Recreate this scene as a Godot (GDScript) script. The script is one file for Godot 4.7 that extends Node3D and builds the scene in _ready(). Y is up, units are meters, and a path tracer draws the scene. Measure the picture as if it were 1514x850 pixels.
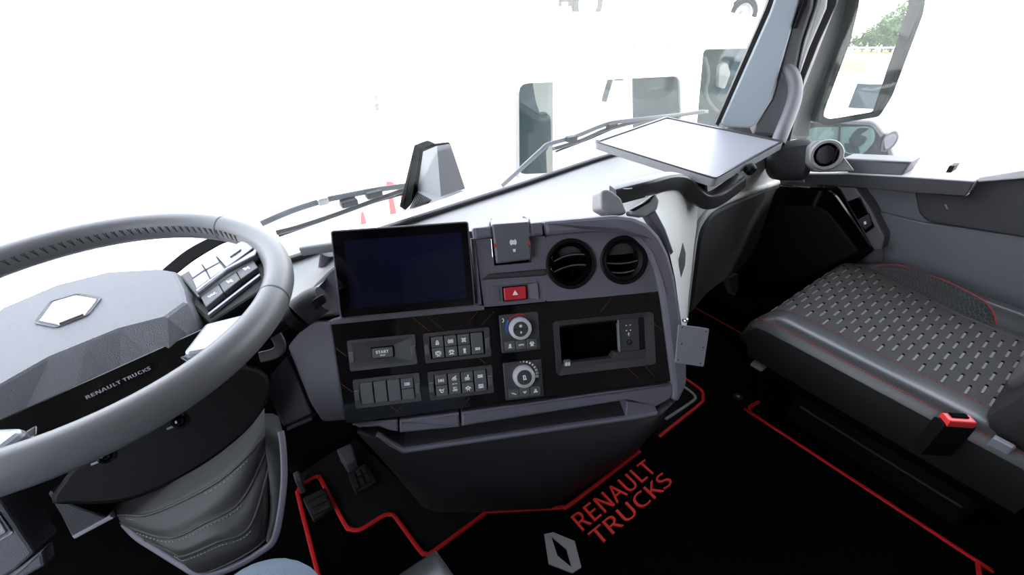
extends Node3D

# The cab of a lorry seen from the driver's seat. Metres, y up, z to the rear, x to the passenger's side; the cab floor is y = 0.
var M := {}
var used := {}
var tex := {}


func numbered(called: String) -> String:
	var n: int = used.get(called, 0)
	used[called] = n + 1
	return called if n == 0 else "%s_%03d" % [called, n]


func noise(key: String, freq: float, size := 256, normal := true, bump := 4.0, kind := FastNoiseLite.TYPE_SIMPLEX_SMOOTH) -> Texture2D:
	if tex.has(key):
		return tex[key]
	var f := FastNoiseLite.new()
	f.noise_type = kind
	f.frequency = freq
	f.seed = 7 + tex.size()
	f.fractal_octaves = 2
	var t := NoiseTexture2D.new()
	t.width = size
	t.height = size
	t.seamless = true
	t.noise = f
	t.as_normal_map = normal
	t.bump_strength = bump
	tex[key] = t
	return t


func mat(key: String, col: Color, rough: float, metal := 0.0, grain := "", gscale := 0.4, uvs := 14.0) -> StandardMaterial3D:
	var m := StandardMaterial3D.new()
	m.resource_name = key
	m.albedo_color = col
	m.roughness = rough
	m.metallic = metal
	if grain != "":
		m.normal_enabled = true
		m.normal_texture = tex[grain]
		m.normal_scale = gscale
		m.uv1_triplanar = true
		m.uv1_scale = Vector3.ONE * uvs
	M[key] = m
	return m


func S() -> SurfaceTool:
	var s := SurfaceTool.new()
	s.begin(Mesh.PRIMITIVE_TRIANGLES)
	return s


func obj(called: String, s: SurfaceTool, m: String, parent: Node = null, xf := Transform3D.IDENTITY) -> MeshInstance3D:
	s.generate_normals()
	var o := MeshInstance3D.new()
	o.mesh = s.commit()
	o.material_override = M[m]
	o.transform = xf
	if parent == null:
		o.name = numbered(called)
		add_child(o, true)
	else:
		o.name = called
		parent.add_child(o, true)
	return o


func tag(o: Node, label: String, category: String, group := "") -> Node:
	o.set_meta("label", label)
	o.set_meta("category", category)
	if group != "":
		o.set_meta("group", group)
	return o


func thing(called: String, label: String, category: String, xf := Transform3D.IDENTITY, group := "") -> Node3D:
	var o := Node3D.new()
	o.name = numbered(called)
	o.transform = xf
	add_child(o, true)
	tag(o, label, category, group)
	return o


func structure(called: String, s: SurfaceTool, m: String, xf := Transform3D.IDENTITY) -> MeshInstance3D:
	var o := obj(called, s, m, null, xf)
	o.set_meta("kind", "structure")
	return o


func stuff(o: Node) -> void:
	o.set_meta("kind", "stuff")


func tri(s: SurfaceTool, a: Vector3, b: Vector3, c: Vector3) -> void:
	s.add_vertex(a)
	s.add_vertex(c)
	s.add_vertex(b)


func quad(s: SurfaceTool, a: Vector3, b: Vector3, c: Vector3, d: Vector3) -> void:
	tri(s, a, b, c)
	tri(s, a, c, d)


func ccw(p) -> PackedVector2Array:
	var q := PackedVector2Array(p)
	if Geometry2D.is_polygon_clockwise(q):
		q.reverse()
	# Geometry2D counts y downwards; make the signed area positive
	var area := 0.0
	for i in q.size():
		area += q[i].cross(q[(i + 1) % q.size()])
	if area < 0:
		q.reverse()
	return q


func inset(p: PackedVector2Array, d: float) -> PackedVector2Array:
	var q := PackedVector2Array()
	var n := p.size()
	for i in n:
		var e1 := (p[i] - p[(i + n - 1) % n]).normalized()
		var e2 := (p[(i + 1) % n] - p[i]).normalized()
		var n1 := Vector2(-e1.y, e1.x)
		var n2 := Vector2(-e2.y, e2.x)
		q.append(p[i] + (n1 + n2) / maxf(1.0 + n1.dot(n2), 0.4) * d)
	return q


func lift(p: Vector2, z: float) -> Vector3:
	return Vector3(p.x, p.y, z)


func cap(s: SurfaceTool, q: PackedVector2Array, z: float, up: bool, xf: Transform3D, base := PackedVector2Array()) -> void:
	var t := Geometry2D.triangulate_polygon(base if base.size() else q)
	if t.is_empty():
		print("no triangulation ", q.size(), q[0])
	for i in range(0, t.size(), 3):
		var a := q[t[i]]
		var b := q[t[i + 1]]
		var c := q[t[i + 2]]
		if ((b - a).cross(c - a) > 0) == up:
			tri(s, xf * lift(a, z), xf * lift(b, z), xf * lift(c, z))
		else:
			tri(s, xf * lift(a, z), xf * lift(c, z), xf * lift(b, z))


func prism(s: SurfaceTool, poly, z0: float, z1: float, bev := 0.0, xf := Transform3D.IDENTITY, soft := false) -> SurfaceTool:
	var p := ccw(poly)
	var n := p.size()
	var rings := [[p, z0], [p, z1 - bev]]
	if bev > 0:
		rings.append([inset(p, bev * 0.3), z1 - bev * 0.3])
		rings.append([inset(p, bev), z1])
	s.set_smooth_group(3 if soft else -1)
	for r in rings.size() - 1:
		for i in n:
			var j := (i + 1) % n
			quad(s, xf * lift(rings[r][0][i], rings[r][1]), xf * lift(rings[r][0][j], rings[r][1]), xf * lift(rings[r + 1][0][j], rings[r + 1][1]), xf * lift(rings[r + 1][0][i], rings[r + 1][1]))
	s.set_smooth_group(-1)
	cap(s, rings[-1][0], z1, true, xf, p)
	cap(s, p, z0, false, xf)
	return s


# a plate between z0 and z1 with holes
func plate(s: SurfaceTool, outer, holes: Array, z0: float, z1: float, xf := Transform3D.IDENTITY) -> SurfaceTool:
	var p := ccw(outer)
	s.set_smooth_group(-1)
	var all := [p]
	var left := []
	for h in holes:
		var q := ccw(h)
		q.reverse()
		all.append(q)
		left.append(q)
	for ring in all:
		for i in ring.size():
			var j: int = (i + 1) % ring.size()
			quad(s, xf * lift(ring[i], z0), xf * lift(ring[j], z0), xf * lift(ring[j], z1), xf * lift(ring[i], z1))
	var poly := p
	while left.size():
		var best := INF
		var bk := 0
		var bi := 0
		var bj := 0
		for k in left.size():
			for i in poly.size():
				for j in left[k].size():
					var d := poly[i].distance_squared_to(left[k][j])
					if d < best:
						best = d
						bk = k
						bi = i
						bj = j
		var h: PackedVector2Array = left[bk]
		left.remove_at(bk)
		var nw := PackedVector2Array()
		for i in bi + 1:
			nw.append(poly[i])
		for j in h.size() + 1:
			nw.append(h[(bj + j) % h.size()])
		for i in range(bi, poly.size()):
			nw.append(poly[i])
		poly = nw
	cap(s, poly, z1, true, xf)
	cap(s, poly, z0, false, xf)
	return s


func rrect(w: float, h: float, r: float, c := Vector2.ZERO, seg := 4) -> PackedVector2Array:
	var q := PackedVector2Array()
	for k in 4:
		var cc := c + Vector2((w / 2 - r) * [1, -1, -1, 1][k], (h / 2 - r) * [1, 1, -1, -1][k])
		for i in seg + 1:
			q.append(cc + Vector2.from_angle(PI / 2 * (k + float(i) / seg)) * r)
	return q


func circle(r: float, c := Vector2.ZERO, n := 32) -> PackedVector2Array:
	var q := PackedVector2Array()
	for i in n:
		q.append(c + Vector2.from_angle(TAU * i / n) * r)
	return q


# a polygon whose corners are rounded
func rounded(poly, r: float, seg := 3) -> PackedVector2Array:
	var p := ccw(poly)
	var q := PackedVector2Array()
	var n := p.size()
	for i in n:
		var a := p[(i + n - 1) % n]
		var b := p[i]
		var c := p[(i + 1) % n]
		var d := minf(r, minf(a.distance_to(b), c.distance_to(b)) * 0.45)
		var p0 := b + (a - b).normalized() * d
		var p1 := b + (c - b).normalized() * d
		for k in seg + 1:
			var t := float(k) / seg
			q.append(p0.lerp(b, t).lerp(b.lerp(p1, t), t))
	return q


func ring(s: SurfaceTool, outer, inner, z0: float, z1: float, zin: float, xf := Transform3D.IDENTITY) -> SurfaceTool:
	# a frame: outer wall from z0 to z1, face sloping to the inner outline at zin, inner wall back to z0
	var n: int = outer.size()
	s.set_smooth_group(-1)
	for i in n:
		var j := (i + 1) % n
		quad(s, xf * lift(outer[i], z0), xf * lift(outer[j], z0), xf * lift(outer[j], z1), xf * lift(outer[i], z1))
		quad(s, xf * lift(outer[i], z1), xf * lift(outer[j], z1), xf * lift(inner[j], zin), xf * lift(inner[i], zin))
		quad(s, xf * lift(inner[i], zin), xf * lift(inner[j], zin), xf * lift(inner[j], z0), xf * lift(inner[i], z0))
		quad(s, xf * lift(inner[i], z0), xf * lift(inner[j], z0), xf * lift(outer[j], z0), xf * lift(outer[i], z0))
	return s


func box(s: SurfaceTool, c: Vector3, size: Vector3, bev := 0.0, xf := Transform3D.IDENTITY) -> SurfaceTool:
	return prism(s, rrect(size.x, size.y, maxf(minf(bev, minf(size.x, size.y) * 0.45), 0.0001), Vector2(c.x, c.y), 2), c.z - size.z / 2, c.z + size.z / 2, minf(bev, size.z * 0.4), xf)


func lathe(s: SurfaceTool, prof: Array, n := 32, xf := Transform3D.IDENTITY, group := 1) -> SurfaceTool:
	s.set_smooth_group(group)
	for k in n:
		var a := TAU * k / n
		var b := TAU * (k + 1) / n
		for i in prof.size() - 1:
			var p: Vector2 = prof[i]
			var q: Vector2 = prof[i + 1]
			var p0 := xf * Vector3(p.x * cos(a), p.x * sin(a), p.y)
			var p1 := xf * Vector3(p.x * cos(b), p.x * sin(b), p.y)
			var q0 := xf * Vector3(q.x * cos(a), q.x * sin(a), q.y)
			var q1 := xf * Vector3(q.x * cos(b), q.x * sin(b), q.y)
			if p.x > 1e-6:
				tri(s, p0, p1, q1) if q.x > 1e-6 else tri(s, p0, p1, q0)
			if q.x > 1e-6:
				tri(s, p0, q1, q0)
	return s


# lathe with hard edges: every segment of the profile is its own smooth group
func turned(s: SurfaceTool, prof: Array, n := 32, xf := Transform3D.IDENTITY) -> SurfaceTool:
	for i in prof.size() - 1:
		lathe(s, [prof[i], prof[i + 1]], n, xf, 10 + i)
	return s


func smooth(pts, per := 4) -> PackedVector3Array:
	var q := PackedVector3Array()
	var n: int = pts.size()
	for i in n - 1:
		var p0: Vector3 = pts[max(i - 1, 0)]
		var p1: Vector3 = pts[i]
		var p2: Vector3 = pts[i + 1]
		var p3: Vector3 = pts[min(i + 2, n - 1)]
		for k in per:
			q.append(p1.cubic_interpolate(p2, p0, p3, float(k) / per))
	q.append(pts[n - 1])
	return q


func smooth2(pts, per := 4, closed := true) -> PackedVector2Array:
	var q := PackedVector2Array()
	var n: int = pts.size()
	for i in (n if closed else n - 1):
		var p0: Vector2 = pts[(i - 1 + n) % n] if closed else pts[max(i - 1, 0)]
		var p1: Vector2 = pts[i]
		var p2: Vector2 = pts[(i + 1) % n]
		var p3: Vector2 = pts[(i + 2) % n] if closed else pts[min(i + 2, n - 1)]
		for k in per:
			q.append(p1.cubic_interpolate(p2, p0, p3, float(k) / per))
	if not closed:
		q.append(pts[n - 1])
	return q


func sweep(s: SurfaceTool, pts, prof, up: Vector3, closed := false, scales: Array = [], group := 2) -> SurfaceTool:
	var n: int = pts.size()
	var m: int = prof.size()
	var rows := []
	for i in n:
		var a: Vector3 = pts[(i - 1 + n) % n] if closed else pts[max(i - 1, 0)]
		var b: Vector3 = pts[(i + 1) % n] if closed else pts[min(i + 1, n - 1)]
		var t := (b - a).normalized()
		var side := t.cross(up).normalized()
		var u := side.cross(t)
		var row := PackedVector3Array()
		for k in m:
			var w: Vector2 = prof[k] * (scales[i] if scales.size() else 1.0)
			row.append(pts[i] + side * w.x + u * w.y)
		rows.append(row)
	s.set_smooth_group(group)
	for i in (n if closed else n - 1):
		var j := (i + 1) % n
		for k in m:
			var l := (k + 1) % m
			quad(s, rows[i][k], rows[j][k], rows[j][l], rows[i][l])
	if not closed:
		s.set_smooth_group(-1)
		for e in 2:
			var row: PackedVector3Array = rows[0] if e == 0 else rows[n - 1]
			var c := Vector3.ZERO
			for v in row:
				c += v / m
			for k in m:
				var l := (k + 1) % m
				if e == 1:
					tri(s, c, row[l], row[k])
				else:
					tri(s, c, row[k], row[l])
	return s


func tube(s: SurfaceTool, pts, r: float, n := 10, up := Vector3(0.13, 0.9, 0.31), closed := false, scales: Array = []) -> SurfaceTool:
	return sweep(s, pts, circle(r, Vector2.ZERO, n), up, closed, scales)


# a sheet through rows of points, given thickness by a vector behind it
func sheet(s: SurfaceTool, rows: Array, back: Vector3, group := 1) -> SurfaceTool:
	var n: int = rows.size()
	var m: int = rows[0].size()
	var facing := Vector3.ZERO
	for i in n - 1:
		for j in m - 1:
			facing += (rows[i][j + 1] - rows[i][j]).cross(rows[i + 1][j] - rows[i][j])
	var flip := facing.dot(back) > 0
	for side in 2:
		s.set_smooth_group(group + side)
		var o := Vector3.ZERO if side == 0 else back
		for i in n - 1:
			for j in m - 1:
				var a: Vector3 = rows[i][j] + o
				var b: Vector3 = rows[i][j + 1] + o
				var c: Vector3 = rows[i + 1][j + 1] + o
				var d: Vector3 = rows[i + 1][j] + o
				if flip == (side == 0):
					quad(s, a, d, c, b)
				else:
					quad(s, a, b, c, d)
	s.set_smooth_group(-1)
	var edge := []
	for j in m:
		edge.append(rows[0][j])
	for i in range(1, n):
		edge.append(rows[i][m - 1])
	for j in range(m - 2, -1, -1):
		edge.append(rows[n - 1][j])
	for i in range(n - 2, 0, -1):
		edge.append(rows[i][0])
	for i in edge.size():
		var a: Vector3 = edge[i]
		var b: Vector3 = edge[(i + 1) % edge.size()]
		if flip:
			quad(s, a, b, b + back, a + back)
		else:
			quad(s, b, a, a + back, b + back)
	return s


func lettering(called: String, words: String, m: String, parent: Node, at: Vector3, w: float, h: float, xf := Transform3D.IDENTITY, depth := 0.0008, weight := 700) -> MeshInstance3D:
	var f := SystemFont.new()
	f.font_names = PackedStringArray(["Droid Sans"])
	f.font_weight = weight
	var t := TextMesh.new()
	t.text = words
	t.font = f
	t.font_size = 64
	t.pixel_size = 0.01
	t.depth = 0.02
	t.curve_step = 2.0
	var b := t.get_aabb()
	var o := MeshInstance3D.new()
	o.mesh = t
	o.material_override = M[m]
	o.name = called
	var k := Vector3(w / maxf(b.size.x, 0.001), h / maxf(b.size.y, 0.001), depth / 0.02)
	var c := b.get_center()
	o.transform = xf * Transform3D(Basis.from_scale(k), at - Vector3(c.x * k.x, c.y * k.y, 0))
	parent.add_child(o, true)
	return o


# a symbol of strokes: "x,y x,y;x,y ..." in a unit square, each polyline a raised line
func symbol(parent: Node, spec: String, c: Vector3, size: float, m := "print_white", w := 0.15) -> MeshInstance3D:
	var s := S()
	for line in spec.split(";"):
		var p := []
		for q in line.split(" "):
			var xy := q.split(",")
			p.append(Vector2(float(xy[0]) - 0.5, float(xy[1]) - 0.5) * size)
		for i in p.size() - 1:
			var a: Vector2 = p[i]
			var b: Vector2 = p[i + 1]
			var d := (b - a).normalized() * w * size * 0.5
			var e := Vector2(-d.y, d.x)
			prism(s, [a - d - e, b + d - e, b + d + e, a - d + e], 0, 0.0005)
	return obj("symbol", s, m, parent, Transform3D(Basis.IDENTITY, c))


func arc(cx: float, cy: float, r: float, a0: float, a1: float, n := 8) -> String:
	var q := PackedStringArray()
	for i in n + 1:
		var a := deg_to_rad(lerpf(a0, a1, float(i) / n))
		q.append("%.3f,%.3f" % [cx + r * cos(a), cy + r * sin(a)])
	return " ".join(q)


# surface nets over a field of tapered capsules [a, b, ra, rb] joined with a smooth minimum
func nets(s: SurfaceTool, bones: Array, cell: float, blend: float) -> void:
	var lo := Vector3.INF
	var hi := -Vector3.INF
	for b in bones:
		for e in 2:
			var r: float = b[2 + e] + cell * 3
			lo = lo.min(b[e] - Vector3.ONE * r)
			hi = hi.max(b[e] + Vector3.ONE * r)
	var n := Vector3i(((hi - lo) / cell).ceil()) + Vector3i.ONE
	var f := PackedFloat32Array()
	f.resize(n.x * n.y * n.z)
	f.fill(1.0)
	for b in bones:
		var r: float = maxf(b[2], b[3]) + cell * 3
		var from := Vector3i(((b[0].min(b[1]) - Vector3.ONE * r - lo) / cell).floor()).clamp(Vector3i.ZERO, n - Vector3i.ONE)
		var to := Vector3i(((b[0].max(b[1]) + Vector3.ONE * r - lo) / cell).ceil()).clamp(Vector3i.ZERO, n - Vector3i.ONE)
		var ab: Vector3 = b[1] - b[0]
		var len2 := maxf(ab.length_squared(), 1e-9)
		for z in range(from.z, to.z + 1):
			for y in range(from.y, to.y + 1):
				for x in range(from.x, to.x + 1):
					var p := lo + Vector3(x, y, z) * cell
					var t := clampf((p - b[0]).dot(ab) / len2, 0, 1)
					var d: float = p.distance_to(b[0] + ab * t) - lerpf(b[2], b[3], t)
					var i := (z * n.y + y) * n.x + x
					var g := f[i]
					var k := maxf(blend - absf(g - d), 0.0) / blend
					f[i] = minf(g, d) - k * k * blend * 0.25
	var at := {}
	var vs := PackedVector3Array()
	for z in n.z - 1:
		for y in n.y - 1:
			for x in n.x - 1:
				var c := []
				var sum := Vector3.ZERO
				var cnt := 0
				for k in 8:
					c.append(f[((z + (k >> 2)) * n.y + y + ((k >> 1) & 1)) * n.x + x + (k & 1)])
				var neg := 0
				for k in 8:
					if c[k] < 0:
						neg += 1
				if neg == 0 or neg == 8:
					continue
				for k in 8:
					for ax in 3:
						var l: int = k | (1 << ax)
						if l != k and (c[k] < 0) != (c[l] < 0):
							var t: float = c[k] / (c[k] - c[l])
							var pk := Vector3(k & 1, (k >> 1) & 1, k >> 2)
							var pl := Vector3(l & 1, (l >> 1) & 1, l >> 2)
							sum += pk.lerp(pl, t)
							cnt += 1
				at[Vector3i(x, y, z)] = vs.size()
				vs.append(lo + (Vector3(x, y, z) + sum / cnt) * cell)
	s.set_smooth_group(1)
	for key: Vector3i in at:
		var i0 := (key.z * n.y + key.y) * n.x + key.x
		for ax in 3:
			var step := Vector3i.ZERO
			step[ax] = 1
			var i1 := i0 + (step.z * n.y + step.y) * n.x + step.x
			if (f[i0] < 0) == (f[i1] < 0):
				continue
			var u := Vector3i.ZERO
			u[(ax + 1) % 3] = 1
			var v := Vector3i.ZERO
			v[(ax + 2) % 3] = 1
			if not (at.has(key - u) and at.has(key - v) and at.has(key - u - v)):
				continue
			var a := vs[at[key - u - v]]
			var b := vs[at[key - v]]
			var c := vs[at[key]]
			var d := vs[at[key - u]]
			if f[i0] < 0:
				quad(s, a, b, c, d)
			else:
				quad(s, a, d, c, b)


func _ready() -> void:
	# camera
	var cam := Camera3D.new()
	cam.name = "camera"
	cam.fov = rad_to_deg(2.0 * atan(425.0 / 660.0))
	cam.near = 0.02
	cam.far = 400.0
	cam.position = Vector3(0, 1.05, 0)
	cam.rotation = Vector3(-atan(450.0 / 660.0), deg_to_rad(-36.0), 0)
	add_child(cam)
	cam.current = true
	# bright overcast sky
	var env := Environment.new()
	var sky := Sky.new()
	var sm := ProceduralSkyMaterial.new()
	sm.sky_top_color = Color(0.90, 0.94, 1.0)
	sm.sky_horizon_color = Color(1.0, 1.0, 1.0)
	sm.ground_horizon_color = Color(0.9, 0.9, 0.9)
	sm.ground_bottom_color = Color(0.6, 0.6, 0.6)
	sky.sky_material = sm
	env.sky = sky
	env.background_mode = Environment.BG_SKY
	env.background_energy_multiplier = 8.0
	env.tonemap_mode = Environment.TONE_MAPPER_LINEAR
	env.tonemap_exposure = 1.0
	env.sdfgi_enabled = true
	env.ssao_enabled = true
	env.ssil_enabled = true
	var we := WorldEnvironment.new()
	we.name = "world"
	we.environment = env
	add_child(we)
	# hazy sun, high over the nearside rear
	var sun := DirectionalLight3D.new()
	sun.name = "sun"
	sun.rotation_degrees = Vector3(-58, 20, 0)
	sun.light_color = Color(1.0, 0.97, 0.92)
	sun.light_energy = 2.0
	sun.light_angular_distance = 12.0
	sun.shadow_enabled = true
	add_child(sun)

	materials()
	shell()
	dashboard()
	console()
	modules()
	passenger_side()
	door_side()
	floor_things()
	column()
	wheel()
	seats()
	person()
	on_dash()
	outside()
	mirror_world()


func materials() -> void:
	noise("grain", 0.16, 256, true, 3.0)
	noise("leather", 0.07, 256, true, 3.0, FastNoiseLite.TYPE_CELLULAR)
	noise("carpet", 0.25, 256, true, 8.0)
	mat("fascia", Color(0.385, 0.375, 0.415), 0.55, 0, "grain", 0.35, 16)
	mat("fascia_dark", Color(0.175, 0.175, 0.19), 0.6, 0, "grain", 0.35, 16)
	mat("dash_top", Color(0.25, 0.25, 0.26), 0.33, 0, "grain", 0.25, 12).metallic_specular = 0.62
	mat("black_gloss", Color(0.025, 0.025, 0.028), 0.07)
	mat("black", Color(0.047, 0.047, 0.05), 0.55, 0, "grain", 0.3, 14)
	mat("black_deep", Color(0.02, 0.02, 0.02), 0.85)
	mat("rubber", Color(0.10, 0.10, 0.10), 0.75)
	mat("button", Color(0.33, 0.33, 0.34), 0.5)
	mat("button_frame", Color(0.225, 0.225, 0.235), 0.5, 0, "grain", 0.2, 20)
	mat("print_white", Color(1.0, 1.0, 1.0), 0.6)
	mat("silver", Color(0.82, 0.82, 0.83), 0.35, 0.35)
	mat("print_red", Color(0.75, 0.08, 0.08), 0.5)
	mat("line_red", Color(0.42, 0.05, 0.05), 0.3)
	mat("print_blue", Color(0.2, 0.42, 0.85), 0.5)
	mat("hazard_red", Color(0.72, 0.16, 0.2), 0.4)
	mat("chrome", Color(0.86, 0.86, 0.87), 0.12, 1.0)
	mat("satin", Color(0.56, 0.57, 0.59), 0.42, 0.6)
	mat("steel", Color(0.62, 0.62, 0.62), 0.4, 0.8)
	mat("plate_grey", Color(0.54, 0.535, 0.57), 0.45, 0.3, "grain", 0.2, 20)
	mat("white_panel", Color(0.80, 0.80, 0.775), 0.5, 0, "grain", 0.25, 12)
	mat("panel_dark", Color(0.28, 0.28, 0.28), 0.55, 0, "grain", 0.4, 12)
	mat("tray", Color(0.50, 0.50, 0.52), 0.38, 0, "grain", 0.15, 12)
	mat("tray_arm", Color(0.20, 0.195, 0.20), 0.30, 0, "grain", 0.2, 14)
	mat("bracket_grey", Color(0.50, 0.50, 0.505), 0.5, 0, "grain", 0.2, 14)
	mat("pillar", Color(0.62, 0.66, 0.69), 0.6, 0, "grain", 0.25, 12)
	mat("pillar_dark", Color(0.34, 0.34, 0.36), 0.5, 0, "grain", 0.25, 12)
	mat("door_grey", Color(0.36, 0.36, 0.385), 0.55, 0, "grain", 0.3, 12)
	mat("door_light", Color(0.72, 0.72, 0.73), 0.5, 0, "grain", 0.25, 12)
	mat("lining", Color(0.36, 0.355, 0.35), 0.9)
	mat("wheel_leather", Color(0.38, 0.38, 0.39), 0.42, 0, "leather", 0.12, 22)
	mat("wheel_seam", Color(0.16, 0.16, 0.165), 0.6)
	mat("hub_grey", Color(0.42, 0.42, 0.44), 0.48, 0, "grain", 0.9, 16)
	mat("leather", Color(0.22, 0.22, 0.225), 0.36, 0, "leather", 0.2, 20)
	mat("leather_dark", Color(0.085, 0.085, 0.085), 0.55)
	mat("gaiter", Color(0.19, 0.185, 0.185), 0.58, 0, "leather", 0.25, 20)
	mat("seat_fabric", Color(0.23, 0.22, 0.22), 0.85, 0, "carpet", 0.5, 14)
	mat("seat_slot", Color(0.40, 0.39, 0.39), 0.6)
	mat("mesh_fabric", Color(0.13, 0.13, 0.13), 0.8)
	mat("mesh_thread", Color(0.26, 0.26, 0.26), 0.7)
	mat("thread_red", Color(0.62, 0.06, 0.10), 0.6)
	mat("thread_grey", Color(0.45, 0.45, 0.45), 0.7)
	mat("mat_black", Color(0.028, 0.028, 0.030), 0.95, 0, "carpet", 0.8, 14)
	mat("carpet", Color(0.16, 0.16, 0.16), 0.95, 0, "carpet", 1.0, 14)
	mat("floor", Color(0.022, 0.022, 0.024), 0.7, 0, "carpet", 0.4, 10)
	mat("edge_red", Color(0.84, 0.08, 0.095), 0.7)
	mat("letter_red", Color(0.97, 0.19, 0.17), 0.7)
	mat("badge_grey", Color(0.70, 0.70, 0.70), 0.7, 0, "carpet", 0.5, 14)
	mat("buckle_red", Color(0.88, 0.22, 0.22), 0.4)
	mat("denim", Color(0.48, 0.53, 0.59), 0.9, 0, "carpet", 0.8, 14)
	mat("shoe", Color(0.12, 0.10, 0.09), 0.6)
	mat("screen", Color(0.07, 0.075, 0.16), 0.06)
	mat("screen_border", Color(0.02, 0.02, 0.025), 0.06)
	mat("white_paint", Color(0.93, 0.93, 0.91), 0.3)
	mat("seal", Color(0.10, 0.10, 0.10), 0.6)
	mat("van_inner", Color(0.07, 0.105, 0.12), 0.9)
	mat("dark_paint", Color(0.13, 0.13, 0.14), 0.3)
	mat("pale_red", Color(0.86, 0.36, 0.36), 0.5)
	mat("mirror_glass", Color(0.93, 0.95, 0.95), 0.01, 1.0)
	mat("concrete", Color(0.72, 0.71, 0.69), 0.9)
	mat("asphalt", Color(0.55, 0.53, 0.50), 0.9)
	mat("grass", Color(0.42, 0.47, 0.18), 0.95)
	mat("dry_grass", Color(0.57, 0.54, 0.36), 0.95)
	mat("leaf", Color(0.20, 0.33, 0.08), 0.8)
	mat("bark", Color(0.30, 0.25, 0.20), 0.9)
	mat("tyre", Color(0.14, 0.14, 0.14), 0.8)
	mat("amber", Color(0.70, 0.66, 0.58), 0.3)
	for k in ["mat_black", "carpet", "floor", "black_deep"]:
		M[k].metallic_specular = 0.15
	M["black"].metallic_specular = 0.3
	for g in [["glass", Color(0.9, 0.97, 0.95), 0.03], ["van_glass", Color(0.16, 0.23, 0.23), 0.25], ["teal_glass", Color(0.40, 0.48, 0.46), 0.40]]:
		var m := mat(g[0], g[1], 0.02)
		m.transparency = BaseMaterial3D.TRANSPARENCY_ALPHA
		m.albedo_color.a = g[2]


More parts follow.
